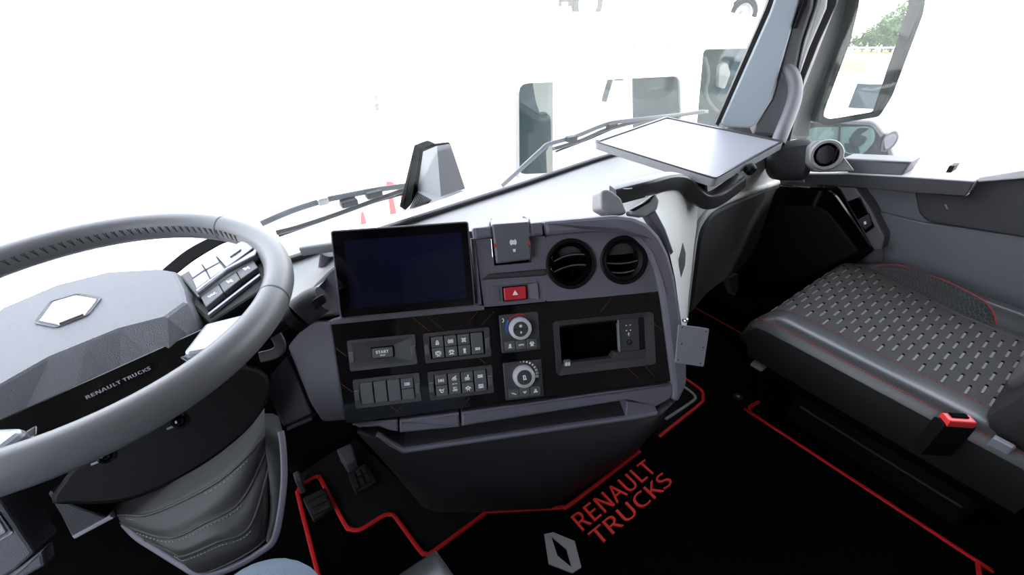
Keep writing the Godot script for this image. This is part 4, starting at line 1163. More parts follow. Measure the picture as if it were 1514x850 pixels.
	for i in 3:
		for j in 2:
			var o: Vector2 = Vector2(0.0556, 0.7885)
			var u: Vector2 = Vector2(0.1037, 0.7893) - o
			var v: Vector2 = Vector2(0.0524, 0.7213) - o
			var c := o + u * (0.22 + 0.30 * i) + v * (0.28 + 0.42 * j)
			obj("tread_block", prism(S(), [c - u * 0.1 - v * 0.15, c + u * 0.1 - v * 0.15, c + u * 0.1 + v * 0.15, c - u * 0.1 + v * 0.15], 0.018, 0.025, 0.002), "rubber", t)
	obj("arm", prism(S(), rounded([Vector2(0.0545, 0.8521), Vector2(0.0922, 0.8476), Vector2(0.0845, 0.791), Vector2(0.0598, 0.7899)], 0.004), 0.004, 0.05, 0.004), "pillar_dark", t)
	t = thing("brake_pedal", "black ribbed pedal inside the red loop of the mat", "pedal", fl)
	obj("pad", prism(S(), rounded([Vector2(-.0548, 0.7841), Vector2(-.0015, 0.7799), Vector2(-.0013, 0.7182), Vector2(-.0498, 0.7118)], 0.006), 0.016, 0.028, 0.004), "rubber", t)
	for i in 3:
		var o: Vector2 = Vector2(-.0548, 0.7841)
		var u: Vector2 = Vector2(-.0015, 0.7799) - o
		var v: Vector2 = Vector2(-.0498, 0.7118) - o
		var c := o + u * 0.5 + v * (0.2 + 0.3 * i)
		obj("tread_block", prism(S(), [c - u * 0.36 - v * 0.08, c + u * 0.36 - v * 0.08, c + u * 0.36 + v * 0.08, c - u * 0.36 + v * 0.08], 0.026, 0.034, 0.002), "rubber", t)
	obj("arm", prism(S(), rounded([Vector2(-.0541, 0.8404), Vector2(-.0395, 0.8411), Vector2(-.0429, 0.8099), Vector2(-.0554, 0.8102)], 0.003), 0.004, 0.06, 0.004), "pillar_dark", t)


# steering column cover with the leather gaiter, the stalk, and the panel left of it
func column() -> void:
	var xf: Transform3D = Transform3D(Vector3(1, 0, 0), Vector3(0, 0.8253, -.5646), Vector3(0, 0.5646, 0.8253), Vector3(-.1822, 0.4675, -.6288))
	var t := thing("steering_column", "black steering column cover with a grey stitched leather gaiter below", "steering column", xf)
	var inv := xf.affine_inverse()
	obj("cover", prism(S(), smooth2([Vector2(-.1207, 0.016), Vector2(-.1046, -.0084), Vector2(-.063, -.0316), Vector2(-.0255, -.0388), Vector2(0.0405, -.0346), Vector2(0.1029, -.0173), Vector2(0.1422, 0.0063), Vector2(0.1659, 0.0588), Vector2(0.113, 0.0949), Vector2(-.0229, 0.0776)], 3), -0.10, 0.0, 0.006, Transform3D.IDENTITY, true), "black", t)
	obj("neck", tube(S(), [inv * Vector3(-0.174, 0.52, -0.74), inv * Vector3(-0.1746, 0.69, -0.668)], 0.035, 24, Vector3(0, 0, 1)), "black_deep", t)
	for p in [Vector2(-.0538, 0.0382), Vector2(0.0372, 0.0441)]:
		var scr := obj("screw", turned(S(), [Vector2(0.011, -0.003), Vector2(0.011, 0.001), Vector2(0.008, 0.0015), Vector2(0.006, -0.001), Vector2(0.0055, 0.004), Vector2(0.003, 0.005), Vector2(0.0025, 0.002), Vector2(0, 0.002)], 20), "black_gloss", t, Transform3D(Basis.IDENTITY, Vector3(p.x, p.y, 0.001)))
		obj("screw_slot", prism(S(), rrect(0.010, 0.003, 0.001, Vector2(-0.013, -0.004)), 0.0, 0.0008), "steel", scr)
	# gaiter: rows from the cover down to the frame; folds between the seams
	var lines := [
		[Vector3(-.3212, 0.3849, -.7051), Vector3(-.2611, 0.4019, -.6533), Vector3(-.2115, 0.424, -.6209), Vector3(-.1373, 0.4564, -.5944), Vector3(-.0736, 0.4906, -.5843), Vector3(-.0359, 0.5146, -.5921)],
		[Vector3(-.2926, 0.3949, -.6629), Vector3(-.2504, 0.4226, -.6181), Vector3(-.2066, 0.4387, -.5849), Vector3(-.1308, 0.4705, -.5566), Vector3(-.0751, 0.4969, -.5534), Vector3(-.0413, 0.5121, -.5641)],
		[Vector3(-.2623, 0.4047, -.6266), Vector3(-.2466, 0.4203, -.6059), Vector3(-.2097, 0.4317, -.5737), Vector3(-.1284, 0.4648, -.5426), Vector3(-.077, 0.4892, -.5407), Vector3(-.0466, 0.4989, -.5568)],
		[Vector3(-.2584, 0.4064, -.6178), Vector3(-.2408, 0.4311, -.5884), Vector3(-.1978, 0.4383, -.5408), Vector3(-.1356, 0.4628, -.5162), Vector3(-.0878, 0.4765, -.5155), Vector3(-.0505, 0.4924, -.5467)],
		[Vector3(-.258, 0.4015, -.6133), Vector3(-.2389, 0.4085, -.5829), Vector3(-.1978, 0.4136, -.5349), Vector3(-.1522, 0.4306, -.5161), Vector3(-.1033, 0.4419, -.5125), Vector3(-.0544, 0.4774, -.5444)],
		[Vector3(-.2525, 0.3933, -.6025), Vector3(-.2208, 0.4073, -.5463), Vector3(-.1907, 0.4161, -.5094), Vector3(-.147, 0.4327, -.4917), Vector3(-.1039, 0.4392, -.4883), Vector3(-.0563, 0.4719, -.5337)],
		[Vector3(-.2449, 0.3844, -.5894), Vector3(-.2029, 0.392, -.5279), Vector3(-.1894, 0.3979, -.5081), Vector3(-.1471, 0.4133, -.4903), Vector3(-.1045, 0.4167, -.4847), Vector3(-.0577, 0.4592, -.5314)],
		[Vector3(-.2385, 0.3787, -.5799), Vector3(-.1927, 0.3986, -.5036), Vector3(-.1802, 0.4033, -.4835), Vector3(-.1333, 0.4213, -.4646), Vector3(-.0983, 0.419, -.4672), Vector3(-.0655, 0.4391, -.5126)],
		[Vector3(-.2234, 0.3665, -.5587), Vector3(-.1968, 0.364, -.5148), Vector3(-.1814, 0.3615, -.4941), Vector3(-.1335, 0.3788, -.4739), Vector3(-.1008, 0.3866, -.4716), Vector3(-.0868, 0.3858, -.4832)],
	]
	var strip := []
	strip.append(smooth([Vector3(-.0386, 0.5077, -.5884), Vector3(-.0466, 0.4989, -.5568), Vector3(-.0543, 0.4792, -.5427), Vector3(-.0589, 0.4628, -.5294), Vector3(-.0679, 0.435, -.511), Vector3(-.0792, 0.4083, -.4936), Vector3(-.097, 0.3871, -.4767)], 3))
	strip.append(smooth([Vector3(-.029, 0.4998, -.5897), Vector3(-.0318, 0.4964, -.5589), Vector3(-.039, 0.4782, -.5368), Vector3(-.0454, 0.461, -.521), Vector3(-.0548, 0.4384, -.5028), Vector3(-.0715, 0.4091, -.4813), Vector3(-.0933, 0.3858, -.4655)], 3))
	strip.append(smooth([Vector3(-.0228, 0.4963, -.5822), Vector3(-.0245, 0.489, -.5623), Vector3(-.0312, 0.4713, -.5373), Vector3(-.0391, 0.454, -.5195), Vector3(-.0503, 0.4312, -.5024), Vector3(-.0684, 0.3998, -.4816), Vector3(-.0896, 0.3759, -.4664)], 3))
	var strip_rows := []
	for l in strip:
		var row := PackedVector3Array()
		for p in l:
			row.append(inv * p)
		strip_rows.append(row)
	obj("gaiter_edge", sheet(S(), strip_rows, Vector3(0, 0, -0.006)), "leather_dark", t)
	var rows := []
	for l in lines:
		var row := PackedVector3Array()
		for p in smooth(l, 5):
			row.append(inv * p)
		rows.append(row)
	for i in [1, 3, 5, 7]:
		for j in rows[i].size():
			rows[i][j] = (rows[i - 1][j] + rows[i + 1][j]) / 2 + Vector3(0, -0.002, 0.006) * sin(PI * j / (rows[i].size() - 1.0))
	var cols: int = rows[0].size()
	var dense := []
	for j in cols:
		var col := []
		for i in rows.size():
			col.append(rows[i][j])
		dense.append(smooth(col, 3))
	obj("gaiter", sheet(S(), dense, Vector3(0, 0, -0.006)), "gaiter", t)
	for i in [2, 4, 6, 8]:
		obj("seam", tube(S(), rows[i], 0.0022, 6), "gaiter", t)
		var s := S()
		for j in range(5, rows[i].size() - 6):
			var a: Vector3 = rows[i][j]
			var b: Vector3 = rows[i][j + 1]
			for q in 2:
				var f := 0.1 + 0.5 * q
				tube(s, [a.lerp(b, f) + Vector3(0, -0.005, 0.003), a.lerp(b, f + 0.3) + Vector3(0, -0.005, 0.003)], 0.0009, 4)
		stuff(obj("stitching", s, "thread_grey", t))
	var rim := []
	for p in [Vector3(-.0267, 0.5022, -.5451), Vector3(-.0297, 0.4924, -.5315), Vector3(-.0393, 0.4682, -.5106), Vector3(-.0501, 0.4468, -.493), Vector3(-.0692, 0.4147, -.4723), Vector3(-.0858, 0.3942, -.4597), Vector3(-.1041, 0.3854, -.4611), Vector3(-.1289, 0.3749, -.4672), Vector3(-.1562, 0.3646, -.4784), Vector3(-.1816, 0.3591, -.4922), Vector3(-.1965, 0.3656, -.5115), Vector3(-.2206, 0.3754, -.5492), Vector3(-.2445, 0.3856, -.5872), Vector3(-.2566, 0.3948, -.6142)]:
		rim.append(inv * p)
	obj("gaiter_frame", sweep(S(), smooth(rim, 4), rrect(0.009, 0.008, 0.003), Vector3(0, 0, 1)), "fascia", t)
	obj("side_cover", prism(S(), rounded([Vector2(-.1277, 0.0213), Vector2(-.1115, -.0099), Vector2(-.083, -.0498), Vector2(-.0944, -.0511), Vector2(-.1268, -.0524)], 0.003), -0.06, -0.02, 0.003), "fascia_dark", t)
	obj("cover_edge", prism(S(), rounded([Vector2(-.1244, -.0495), Vector2(-.0807, -.0452), Vector2(-.078, -.0513), Vector2(-.1232, -.0546)], 0.001), -0.04, -0.015, 0.001), "plate_grey", t)

	t = thing("column_stalk", "dark grey column stalk knob between the wheel and the screen", "stalk", Transform3D(Basis.IDENTITY, Vector3(0.0723, 0.6174, -.66)))
	inv = t.transform.affine_inverse()
	obj("stem", tube(S(), [inv * Vector3(0.0158, 0.6005, -.6569), inv * Vector3(0.0501, 0.6118, -.6565)], 0.010, 12), "black", t)
	obj("collar", tube(S(), [inv * Vector3(0.0449, 0.6074, -.6566), inv * Vector3(0.0585, 0.6154, -.6534)], 0.0235, 20), "black", t)
	obj("knob", tube(S(), smooth([inv * Vector3(0.0552, 0.6136, -.6543), inv * Vector3(0.0684, 0.6186, -.6563), inv * Vector3(0.0849, 0.6246, -.6569), inv * Vector3(0.0976, 0.63, -.6522)], 3), 0.025, 20, Vector3(0.13, 0.9, 0.31), false, [0.92, 0.98, 1.0, 1.0, 1.0, 1.0, 0.99, 0.96, 0.90, 0.80]), "fascia_dark", t)
	obj("thumb_switch", prism(S(), rounded([Vector2(-.0041, 0.004), Vector2(0.0151, 0.0141), Vector2(0.0182, 0.0007), Vector2(0.001, -.0108)], 0.004), 0.0, 0.008, 0.002, Transform3D(Transform3D(Vector3(0.8918, 0, 0.4524), Vector3(0.2221, 0.8712, -.4378), Vector3(-.3942, 0.4909, 0.7769), Vector3(0.3411, 0.4837, -.5166)).basis, inv * Vector3(0.0816, 0.6385, -.6336))), "black", t)
	t = thing("lower_stalk", "thin looped dark lever under the right side of the steering wheel", "lever", Transform3D(Basis.IDENTITY, Vector3(0.0019, 0.6038, -.61)))
	inv = t.transform.affine_inverse()
	var loop := []
	for p in [Vector3(-.0141, 0.6069, -.5943), Vector3(0.0005, 0.6101, -.5864), Vector3(0.0103, 0.615, -.5833), Vector3(0.0151, 0.623, -.5866), Vector3(0.0142, 0.6326, -.5953)]:
		loop.append(inv * p)
	obj("lever_loop", sweep(S(), smooth(loop, 4), rrect(0.016, 0.006, 0.0025), Transform3D(Vector3(0.8918, 0, 0.4524), Vector3(0.2221, 0.8712, -.4378), Vector3(-.3942, 0.4909, 0.7769), Vector3(0.3411, 0.4837, -.5166)).basis.z), "fascia_dark", t)

	xf = Transform3D(Vector3(1, 0, 0), Vector3(0, 0.8253, -.5646), Vector3(0, 0.5646, 0.8253), Vector3(-.3725, 0.4174, -.6651))
	t = thing("window_switch_panel", "grey grained panel with a black rimmed recess, at lower left beside the column", "switch panel", xf)
	obj("panel", prism(S(), rounded([Vector2(-.0256, 0.0887), Vector2(0.0021, 0.05), Vector2(0.0104, -.0359), Vector2(-.012, -.0466), Vector2(-.0712, -.0575)], 0.004), -0.08, 0.0, 0.004), "door_grey", t)
	obj("recess_rim", ring(S(), rounded([Vector2(-.0187, 0.0692), Vector2(-.002, 0.037), Vector2(0.0014, 0.0043), Vector2(-.0017, 0.0012), Vector2(-.0281, -.0028), Vector2(-.0387, 0.0261)], 0.004), rounded([Vector2(-.0197, 0.0617), Vector2(-.0054, 0.0308), Vector2(-.0032, 0.0074), Vector2(-.0043, 0.006), Vector2(-.0259, 0.004), Vector2(-.0353, 0.0288)], 0.003), -0.002, 0.001, -0.001), "black_gloss", t)
	obj("recess_plate", prism(S(), rounded([Vector2(-.0197, 0.0596), Vector2(-.0059, 0.0291), Vector2(-.004, 0.0069), Vector2(-.0257, 0.0049), Vector2(-.0345, 0.0293)], 0.003), -0.001, 0.002, 0.001), "plate_grey", t)
	obj("lower_lip", prism(S(), rounded([Vector2(-.0088, -.0463), Vector2(0.0197, -.0367), Vector2(0.0156, -.0585), Vector2(-.0176, -.061), Vector2(-.0713, -.0645), Vector2(-.0693, -.058)], 0.003), -0.03, 0.005, 0.004), "door_grey", t)


func wheel() -> void:
	var xf: Transform3D = Transform3D(Vector3(0.9781, 0.0175, -.2075), Vector3(-.2079, 0.0268, -.9778), Vector3(-.0115, 0.9995, 0.0298), Vector3(-.1746, 0.7243, -.6448))
	var t := thing("steering_wheel", "grey leather steering wheel with a silver emblem and silver and black button pads", "steering wheel", xf)
	var path := PackedVector3Array()
	for i in 96:
		var a := TAU * i / 96
		path.append(Vector3(0.2245 * cos(a), 0.2245 * sin(a), 0))
	var prof := PackedVector2Array()
	for i in 20:
		var a := TAU * i / 20
		prof.append(Vector2(0.0180 * cos(a), 0.0205 * sin(a)))
	obj("rim", sweep(S(), path, prof, Vector3(0, 0, 1), true), "wheel_leather", t)
	var seam_prof := PackedVector2Array()
	for p in prof:
		seam_prof.append(p * 1.012)
	for a in [0.427, -0.68, PI - 0.427, PI + 0.68]:
		var q := []
		for k in 3:
			var b: float = a + (k - 1) * 0.006
			q.append(Vector3(0.2245 * cos(b), 0.2245 * sin(b), 0))
		obj("rim_seam", sweep(S(), q, seam_prof, Vector3(0, 0, 1)), "wheel_seam", t)
	# baseball stitching along the inside of the upper rim
	var s := S()
	for i in 56:
		var a := 0.20 + (PI - 0.40) * i / 55.0
		for k in 2:
			var b := a + 0.016 * (k + 0.6)
			var c := a
			var r0 := 0.2062
			tube(s, [Vector3(r0 * cos(c), r0 * sin(c), -0.002), Vector3((r0 + 0.0012) * cos(b), (r0 + 0.0012) * sin(b), 0.0075)], 0.0007, 5)
	stuff(obj("stitching", s, "wheel_seam", t))
	# airbag cover: upper face, sloping lower facet, sides
	var face := [Vector2(0, 0.070), Vector2(0.05, 0.058), Vector2(0.094, 0.020), Vector2(0.106, -0.002), Vector2(0.101, -0.05), Vector2(0.094, -0.084), Vector2(0.070, -0.097), Vector2(0.03, -0.083), Vector2(0, -0.083)]
	var rimp := [Vector2(0, 0.088), Vector2(0.058, 0.073), Vector2(0.107, 0.026), Vector2(0.121, -0.001), Vector2(0.114, -0.06), Vector2(0.106, -0.112), Vector2(0.090, -0.134), Vector2(0.046, -0.140), Vector2(0, -0.131)]
	var loops := []
	for cfg in [[face, 0.010, 1.0], [face, 0.008, 1.035], [rimp, -0.012, 1.0], [rimp, -0.03, 0.98], [rimp, -0.055, 0.86]]:
		var row := PackedVector3Array()
		for sgn in [1, -1]:
			for i in (9 if sgn == 1 else 7):
				var p: Vector2 = cfg[0][i if sgn == 1 else 7 - i] * cfg[2]
				row.append(Vector3(p.x * sgn, p.y, cfg[1] - (0.024 * smoothstep(-0.05, -0.10, p.y) if cfg[0] == rimp else 0.0)))
		loops.append(row)
	s = S()
	s.set_smooth_group(-1)
	var n: int = loops[0].size()
	for r in loops.size() - 1:
		for i in n:
			var j := (i + 1) % n
			quad(s, loops[r][i], loops[r][j], loops[r + 1][j], loops[r + 1][i])
	var flat := PackedVector2Array()
	for p in loops[0]:
		flat.append(Vector2(p.x, p.y))
	cap(s, flat, 0.010, true, Transform3D.IDENTITY)
	obj("airbag_cover", s, "hub_grey", t)
	var em: PackedVector2Array = rounded([Vector2(-0.026, -0.006), Vector2(-0.007, 0.031), Vector2(0.020, 0.027), Vector2(0.037, -0.004), Vector2(0.018, -0.033), Vector2(-0.010, -0.034)], 0.004)
	for i in em.size():
		em[i] -= Vector2(0.0055, 0.0)
	var emi := inset(ccw(em), 0.004)
	obj("emblem_rim", ring(S(), em, emi, 0.004, 0.0115, 0.009), "hub_grey", t)
	obj("emblem", prism(S(), emi, 0.008, 0.0125, 0.002), "chrome", t)
	# gloss black lower bar with lettering, spokes and pads
	var slope := Transform3D(Basis(Vector3(1, 0, 0), 0.62), Vector3(0, -0.122, -0.016))
	obj("lower_bar", prism(S(), rounded([Vector2(-0.098, 0.006), Vector2(0.098, 0.006), Vector2(0.094, -0.022), Vector2(0.055, -0.033), Vector2(0, -0.036), Vector2(-0.055, -0.033), Vector2(-0.094, -0.022)], 0.004), -0.02, 0.0, 0.002, slope), "black_gloss", t)
	obj("inner_bar", prism(S(), rounded([Vector2(-0.088, -0.028), Vector2(0, -0.038), Vector2(0.088, -0.028), Vector2(0.080, -0.047), Vector2(-0.080, -0.047)], 0.004), -0.02, -0.003, 0.002, slope), "black", t)
	lettering("lettering", "RENAULT TRUCKS", "plate_grey", t, Vector3(0.006, -0.0115, 0.0003), 0.057, 0.0040, slope)
	for sgn in [1, -1]:
		var m := Transform3D(Basis.from_scale(Vector3(sgn, 1, 1)), Vector3.ZERO)
		var pad := func(pts: Array) -> Array:
			var q := []
			for p in pts:
				q.append(Vector2(p.x * sgn, p.y))
			return q
		obj("silver_spoke", prism(S(), rounded(pad.call([Vector2(0.100, -0.122), Vector2(0.140, -0.138), Vector2(0.150, -0.152), Vector2(0.118, -0.178), Vector2(0.094, -0.180), Vector2(0.066, -0.164), Vector2(0.066, -0.156)]), 0.004), -0.03, -0.004, 0.005), "satin", t)
		obj("chrome_strip", prism(S(), rounded(pad.call([Vector2(0.062, -0.016), Vector2(0.096, -0.022), Vector2(0.096, -0.030), Vector2(0.066, -0.026)]), 0.0015), -0.01, 0.004, 0.0015, slope), "chrome", t)
		obj("pad_back", prism(S(), rounded(pad.call([Vector2(0.105, 0.004), Vector2(0.212, 0.034), Vector2(0.226, 0.012), Vector2(0.222, -0.03), Vector2(0.196, -0.075), Vector2(0.188, -0.100), Vector2(0.104, -0.125), Vector2(0.100, -0.06)]), 0.006), -0.035, -0.006, 0.004), "black", t)
		obj("pad_trim", prism(S(), rounded(pad.call([Vector2(0.112, -0.001), Vector2(0.210, 0.031), Vector2(0.222, 0.012), Vector2(0.214, -0.018), Vector2(0.205, -0.032), Vector2(0.111, -0.075)]), 0.005), -0.01, 0.002, 0.003), "button_frame", t)
	# keys of the right pad
	var silver := [[Vector2(0.1238, -.0035), Vector2(0.1408, 0.0021), Vector2(0.1392, -.0179), Vector2(0.1211, -.0276)], [Vector2(0.1419, 0.0032), Vector2(0.1625, 0.0107), Vector2(0.1593, -.0134), Vector2(0.1405, -.0186)], [Vector2(0.1201, -.0306), Vector2(0.1386, -.0216), Vector2(0.1355, -.0473), Vector2(0.1162, -.0577)], [Vector2(0.1403, -.0213), Vector2(0.1592, -.0156), Vector2(0.1578, -.036), Vector2(0.1366, -.0464)], [Vector2(0.1631, 0.0101), Vector2(0.2033, 0.0234), Vector2(0.2091, 0.0148), Vector2(0.2072, -.0087), Vector2(0.1612, -.0333)]]
	for q in silver:
		obj("silver_key", prism(S(), rounded(q, 0.0015, 2), -0.004, 0.0055, 0.0012), "satin", t)
	obj("toggle", prism(S(), rounded([Vector2(0.1765, -.0026), Vector2(0.1953, 0.007), Vector2(0.1927, -.004), Vector2(0.1742, -.0132)], 0.001, 2), 0.004, 0.008, 0.001), "steel", t)
	obj("silver_rail", prism(S(), rounded([Vector2(0.1136, -.0682), Vector2(0.1577, -.0425), Vector2(0.1996, -.0328), Vector2(0.2137, -.0157), Vector2(0.2212, 0.0105), Vector2(0.2232, 0.0293), Vector2(0.2136, 0.0305), Vector2(0.2135, 0.0043), Vector2(0.2091, -.0107), Vector2(0.2009, -.0209), Vector2(0.1603, -.0357), Vector2(0.1142, -.0605)], 0.0015, 2), -0.004, 0.007, 0.002), "satin", t)
	var dark := [[Vector2(0.1141, -.0722), Vector2(0.1398, -.06), Vector2(0.1369, -.0838), Vector2(0.111, -.0992)], [Vector2(0.1404, -.0598), Vector2(0.1673, -.044), Vector2(0.1634, -.0693), Vector2(0.1375, -.0837)], [Vector2(0.1678, -.0439), Vector2(0.1965, -.0261), Vector2(0.1915, -.0573), Vector2(0.164, -.0693)]]
	var marks := ["", "0.25,0.2 0.25,0.8;0.75,0.2 0.4,0.5 0.75,0.8 0.75,0.2", "0.2,0.2 0.55,0.5 0.2,0.8 0.2,0.2;0.75,0.2 0.75,0.8"]
	for i in 3:
		var q: Array = dark[i]
		var o := obj("black_key", prism(S(), rounded(q, 0.0015, 2), -0.008, 0.001, 0.0012), "button", t)
		var c: Vector2 = (q[0] + q[1] + q[2] + q[3]) / 4.0
		var turn := Transform3D(Basis(Vector3(0, 0, 1), 0.32), Vector3(c.x, c.y, 0.001))
		if i == 0:
			lettering("lettering", "SRC", "print_white", o, Vector3.ZERO, 0.011, 0.0042, turn)
		else:
			symbol(o, marks[i], Vector3(c.x, c.y, 0.001), 0.009, "print_white", 0.2)
	obj("key_line", prism(S(), rounded([Vector2(0.1087, -.1085), Vector2(0.188, -.0682), Vector2(0.1865, -.0738), Vector2(0.1078, -.1132)], 0.0005, 2), -0.008, -0.002, 0.0005), "plate_grey", t)

func seat_y(x: float, z: float) -> float:
	var y := 0.383
	var nose := 0.0
	if z < 0.07:
		nose = 0.07 - sqrt(maxf(0.0049 - (0.07 - z) ** 2, 0.0))
	var l := clampf((-0.150 - x) / 0.085, 0, 1)
	y += 0.014 * sin(PI * 0.5 * l)
	var xb := seat_edge(z)
	var r := clampf((x - xb) / 0.035, 0, 1)
	y += 0.042 * r * r * (3 - 2 * r) * clampf((z - 0.0) / 0.10, 0.25, 1)
	var e := 0.248 - absf(x)
	var roll := 0.0
	if e < 0.035:
		roll = 0.035 - sqrt(maxf(0.035 ** 2 - (0.035 - maxf(e, 0)) ** 2, 0.0))
	return y - maxf(nose, roll) - 0.3 * minf(nose, roll)


func seat_edge(z: float) -> float:
	return lerpf(0.228, 0.162, clampf((z - 0.05) / 0.26, 0, 1))


func patch(x0: Callable, x1: Callable, nx: int, z0: float, z1: float, nz: int, up := 0.0) -> Array:
	var rows := []
	for i in nz + 1:
		# front rows close together so that the nose is round
		var f := float(i) / nz
		var z := lerpf(z0, z1, f * f * 0.6 + f * 0.4)
		var row := PackedVector3Array()
		for j in nx + 1:
			var x: float = lerpf(x0.call(z), x1.call(z), float(j) / nx)
			row.append(Vector3(x, seat_y(x, z) + up, z))
		rows.append(row)
	return rows


func make_seat(at: Vector3, label: String) -> Node3D:
	var t := thing("cab_seat", label, "seat", Transform3D(Basis.IDENTITY, at), "cab seats")
	var zb := 0.54
	var lx := func(_z): return -0.248
	var la := func(_z): return -0.149
	var lb := func(z): return seat_edge(z)
	var le := func(_z): return 0.248
	obj("side_bolster", sheet(S(), patch(lx, la, 12, 0.0, zb, 30), Vector3(0, -0.012, 0)), "leather", t)
	var pnl := obj("cushion_panel", sheet(S(), patch(la, lb, 26, 0.0, zb, 40), Vector3(0, -0.05, 0)), "seat_fabric", t)
	obj("side_bolster", sheet(S(), patch(lb, le, 14, 0.0, zb, 30), Vector3(0, -0.05, 0)), "leather", t)
	# rows of short raised bars woven into the centre panel, each its own piece
	var bar := S()
	prism(bar, rrect(0.031, 0.0044, 0.0018, Vector2.ZERO, 2), -0.001, 0.0012, 0.0006)
	bar.generate_normals()
	var bar_mesh := bar.commit()
	var pits := S()
	for i in 27:
		var z := 0.012 + i * 0.019
		for j in 7:
			var x := -0.130 + j * 0.058 + (0.029 if i % 2 else 0.0)
			if x > seat_edge(z) - 0.018:
				continue
			box(pits, Vector3(x + 0.0185, z, -seat_y(x + 0.0185, z)), Vector3(0.006, 0.005, 0.003), 0.001, Transform3D(Basis(Vector3(1, 0, 0), Vector3(0, 0, 1), Vector3(0, -1, 0)), Vector3.ZERO))
			var o := MeshInstance3D.new()
			o.name = "woven_bar"
			o.mesh = bar_mesh
			o.material_override = M["seat_slot"]
			var p := Vector3(x, seat_y(x, z), z)
			var dz := (Vector3(x, seat_y(x, z + 0.004), z + 0.004) - Vector3(x, seat_y(x, z - 0.004), z - 0.004)).normalized()
			var nx := Vector3(0, dz.z, -dz.y).normalized()
			var across := Vector3(1, 0, 0)
			o.transform = Transform3D(Basis(across, nx.cross(across), nx), p)
			pnl.add_child(o, true)
	stuff(obj("pits", pits, "black_deep", pnl))
	# mesh insert on the inner wall of the outer bolster
	var ma := func(z): return seat_edge(z) + 0.004
	var mb := func(z): return seat_edge(z) + 0.004 + 0.040 * sin(PI * clampf((z - 0.09) / 0.28, 0, 1)) ** 0.6
	var mrows := patch(ma, mb, 6, 0.092, 0.368, 36, 0.0012)
	var mesh := obj("mesh_insert", sheet(S(), mrows, Vector3(0, -0.003, 0)), "mesh_fabric", t)
	var s := S()
	for i in range(0, 36):
		for d in [-1, 1]:
			var line := PackedVector3Array()
			for j in 7:
				var ii: int = i + d * (j / 2)
				if ii >= 0 and ii <= 36:
					line.append(mrows[ii][j] + Vector3(0, 0.0006, 0))
			if line.size() > 1:
				tube(s, line, 0.0008, 4)
	stuff(obj("weave", s, "mesh_thread", mesh))
	var pipe := PackedVector3Array()
	for row in mrows:
		pipe.append(row[6] + Vector3(0.001, 0.001, 0))
	obj("red_piping", tube(S(), pipe, 0.0013, 6), "thread_red", t)
	# red stitching
	s = S()
	for i in 84:
		var z := 0.012 + i * 0.0062
		for x in [-0.153, -0.2400]:
			var q := func(zz: float) -> Vector3: return Vector3(x, seat_y(x, zz) + 0.0008, zz)
			tube(s, [q.call(z), q.call(z + 0.0038)], 0.0008 if x > -0.2 else 0.0012, 4)
	stuff(obj("red_stitching", s, "thread_red", t))
	# leather skirts below the edge of the cushion
	for sgn in [-1, 1]:
		var rows := []
		for i in 20:
			var z := zb * i / 19.0
			var nose := clampf(1 - z / 0.05, 0, 1)
			rows.append(PackedVector3Array([Vector3(sgn * 0.2485, seat_y(sgn * 0.248, z) + 0.001, z), Vector3(sgn * 0.2495, 0.335 - nose * 0.03, z + nose * 0.006), Vector3(sgn * 0.246, 0.30, z + nose * 0.02), Vector3(sgn * 0.236, 0.262, z + nose * 0.03)]))
		obj("side_skirt", sheet(S(), rows, Vector3(-sgn * 0.01, 0, 0)), "leather_dark", t)
	# moulded shell and pedestal
	obj("seat_pan", box(S(), Vector3(0, 0.255, 0.315), Vector3(0.435, 0.06, 0.48), 0.015), "black_deep", t)
	obj("front_roll", tube(S(), [Vector3(-0.225, 0.30, 0.055), Vector3(0.225, 0.30, 0.055)], 0.042, 16), "black", t)
	obj("pedestal", box(S(), Vector3(0.065, 0.115, 0.33), Vector3(0.27, 0.23, 0.40), 0.012), "black", t)
	for i in 3:
		obj("pedestal_rib", box(S(), Vector3(-0.072, 0.19 - i * 0.06, 0.33), Vector3(0.006, 0.006, 0.36), 0.002), "fascia_dark", t)
	obj("rail", box(S(), Vector3(-0.175, 0.21, 0.30), Vector3(0.03, 0.02, 0.50), 0.004), "black_gloss", t)
	obj("latch", box(S(), Vector3(-0.205, 0.232, 0.055), Vector3(0.035, 0.012, 0.03), 0.003), "bracket_grey", t)
	# backrest, leaning back
	var lean := Transform3D(Basis(Vector3.RIGHT, 0.20), Vector3(0, 0.36, 0.425))
	obj("backrest", prism(S(), rrect(0.48, 0.66, 0.06, Vector2(0, 0.33), 6), -0.13, 0.0, 0.03, lean * Transform3D(Basis(Vector3(-1, 0, 0), Vector3.UP, Vector3(0, 0, -1)), Vector3.ZERO), true), "leather_dark", t)
	obj("back_panel", prism(S(), rrect(0.28, 0.54, 0.03, Vector2(0, 0.33), 5), -0.01, 0.012, 0.01, lean * Transform3D(Basis(Vector3(-1, 0, 0), Vector3.UP, Vector3(0, 0, -1)), Vector3.ZERO), true), "seat_fabric", t)
	return t


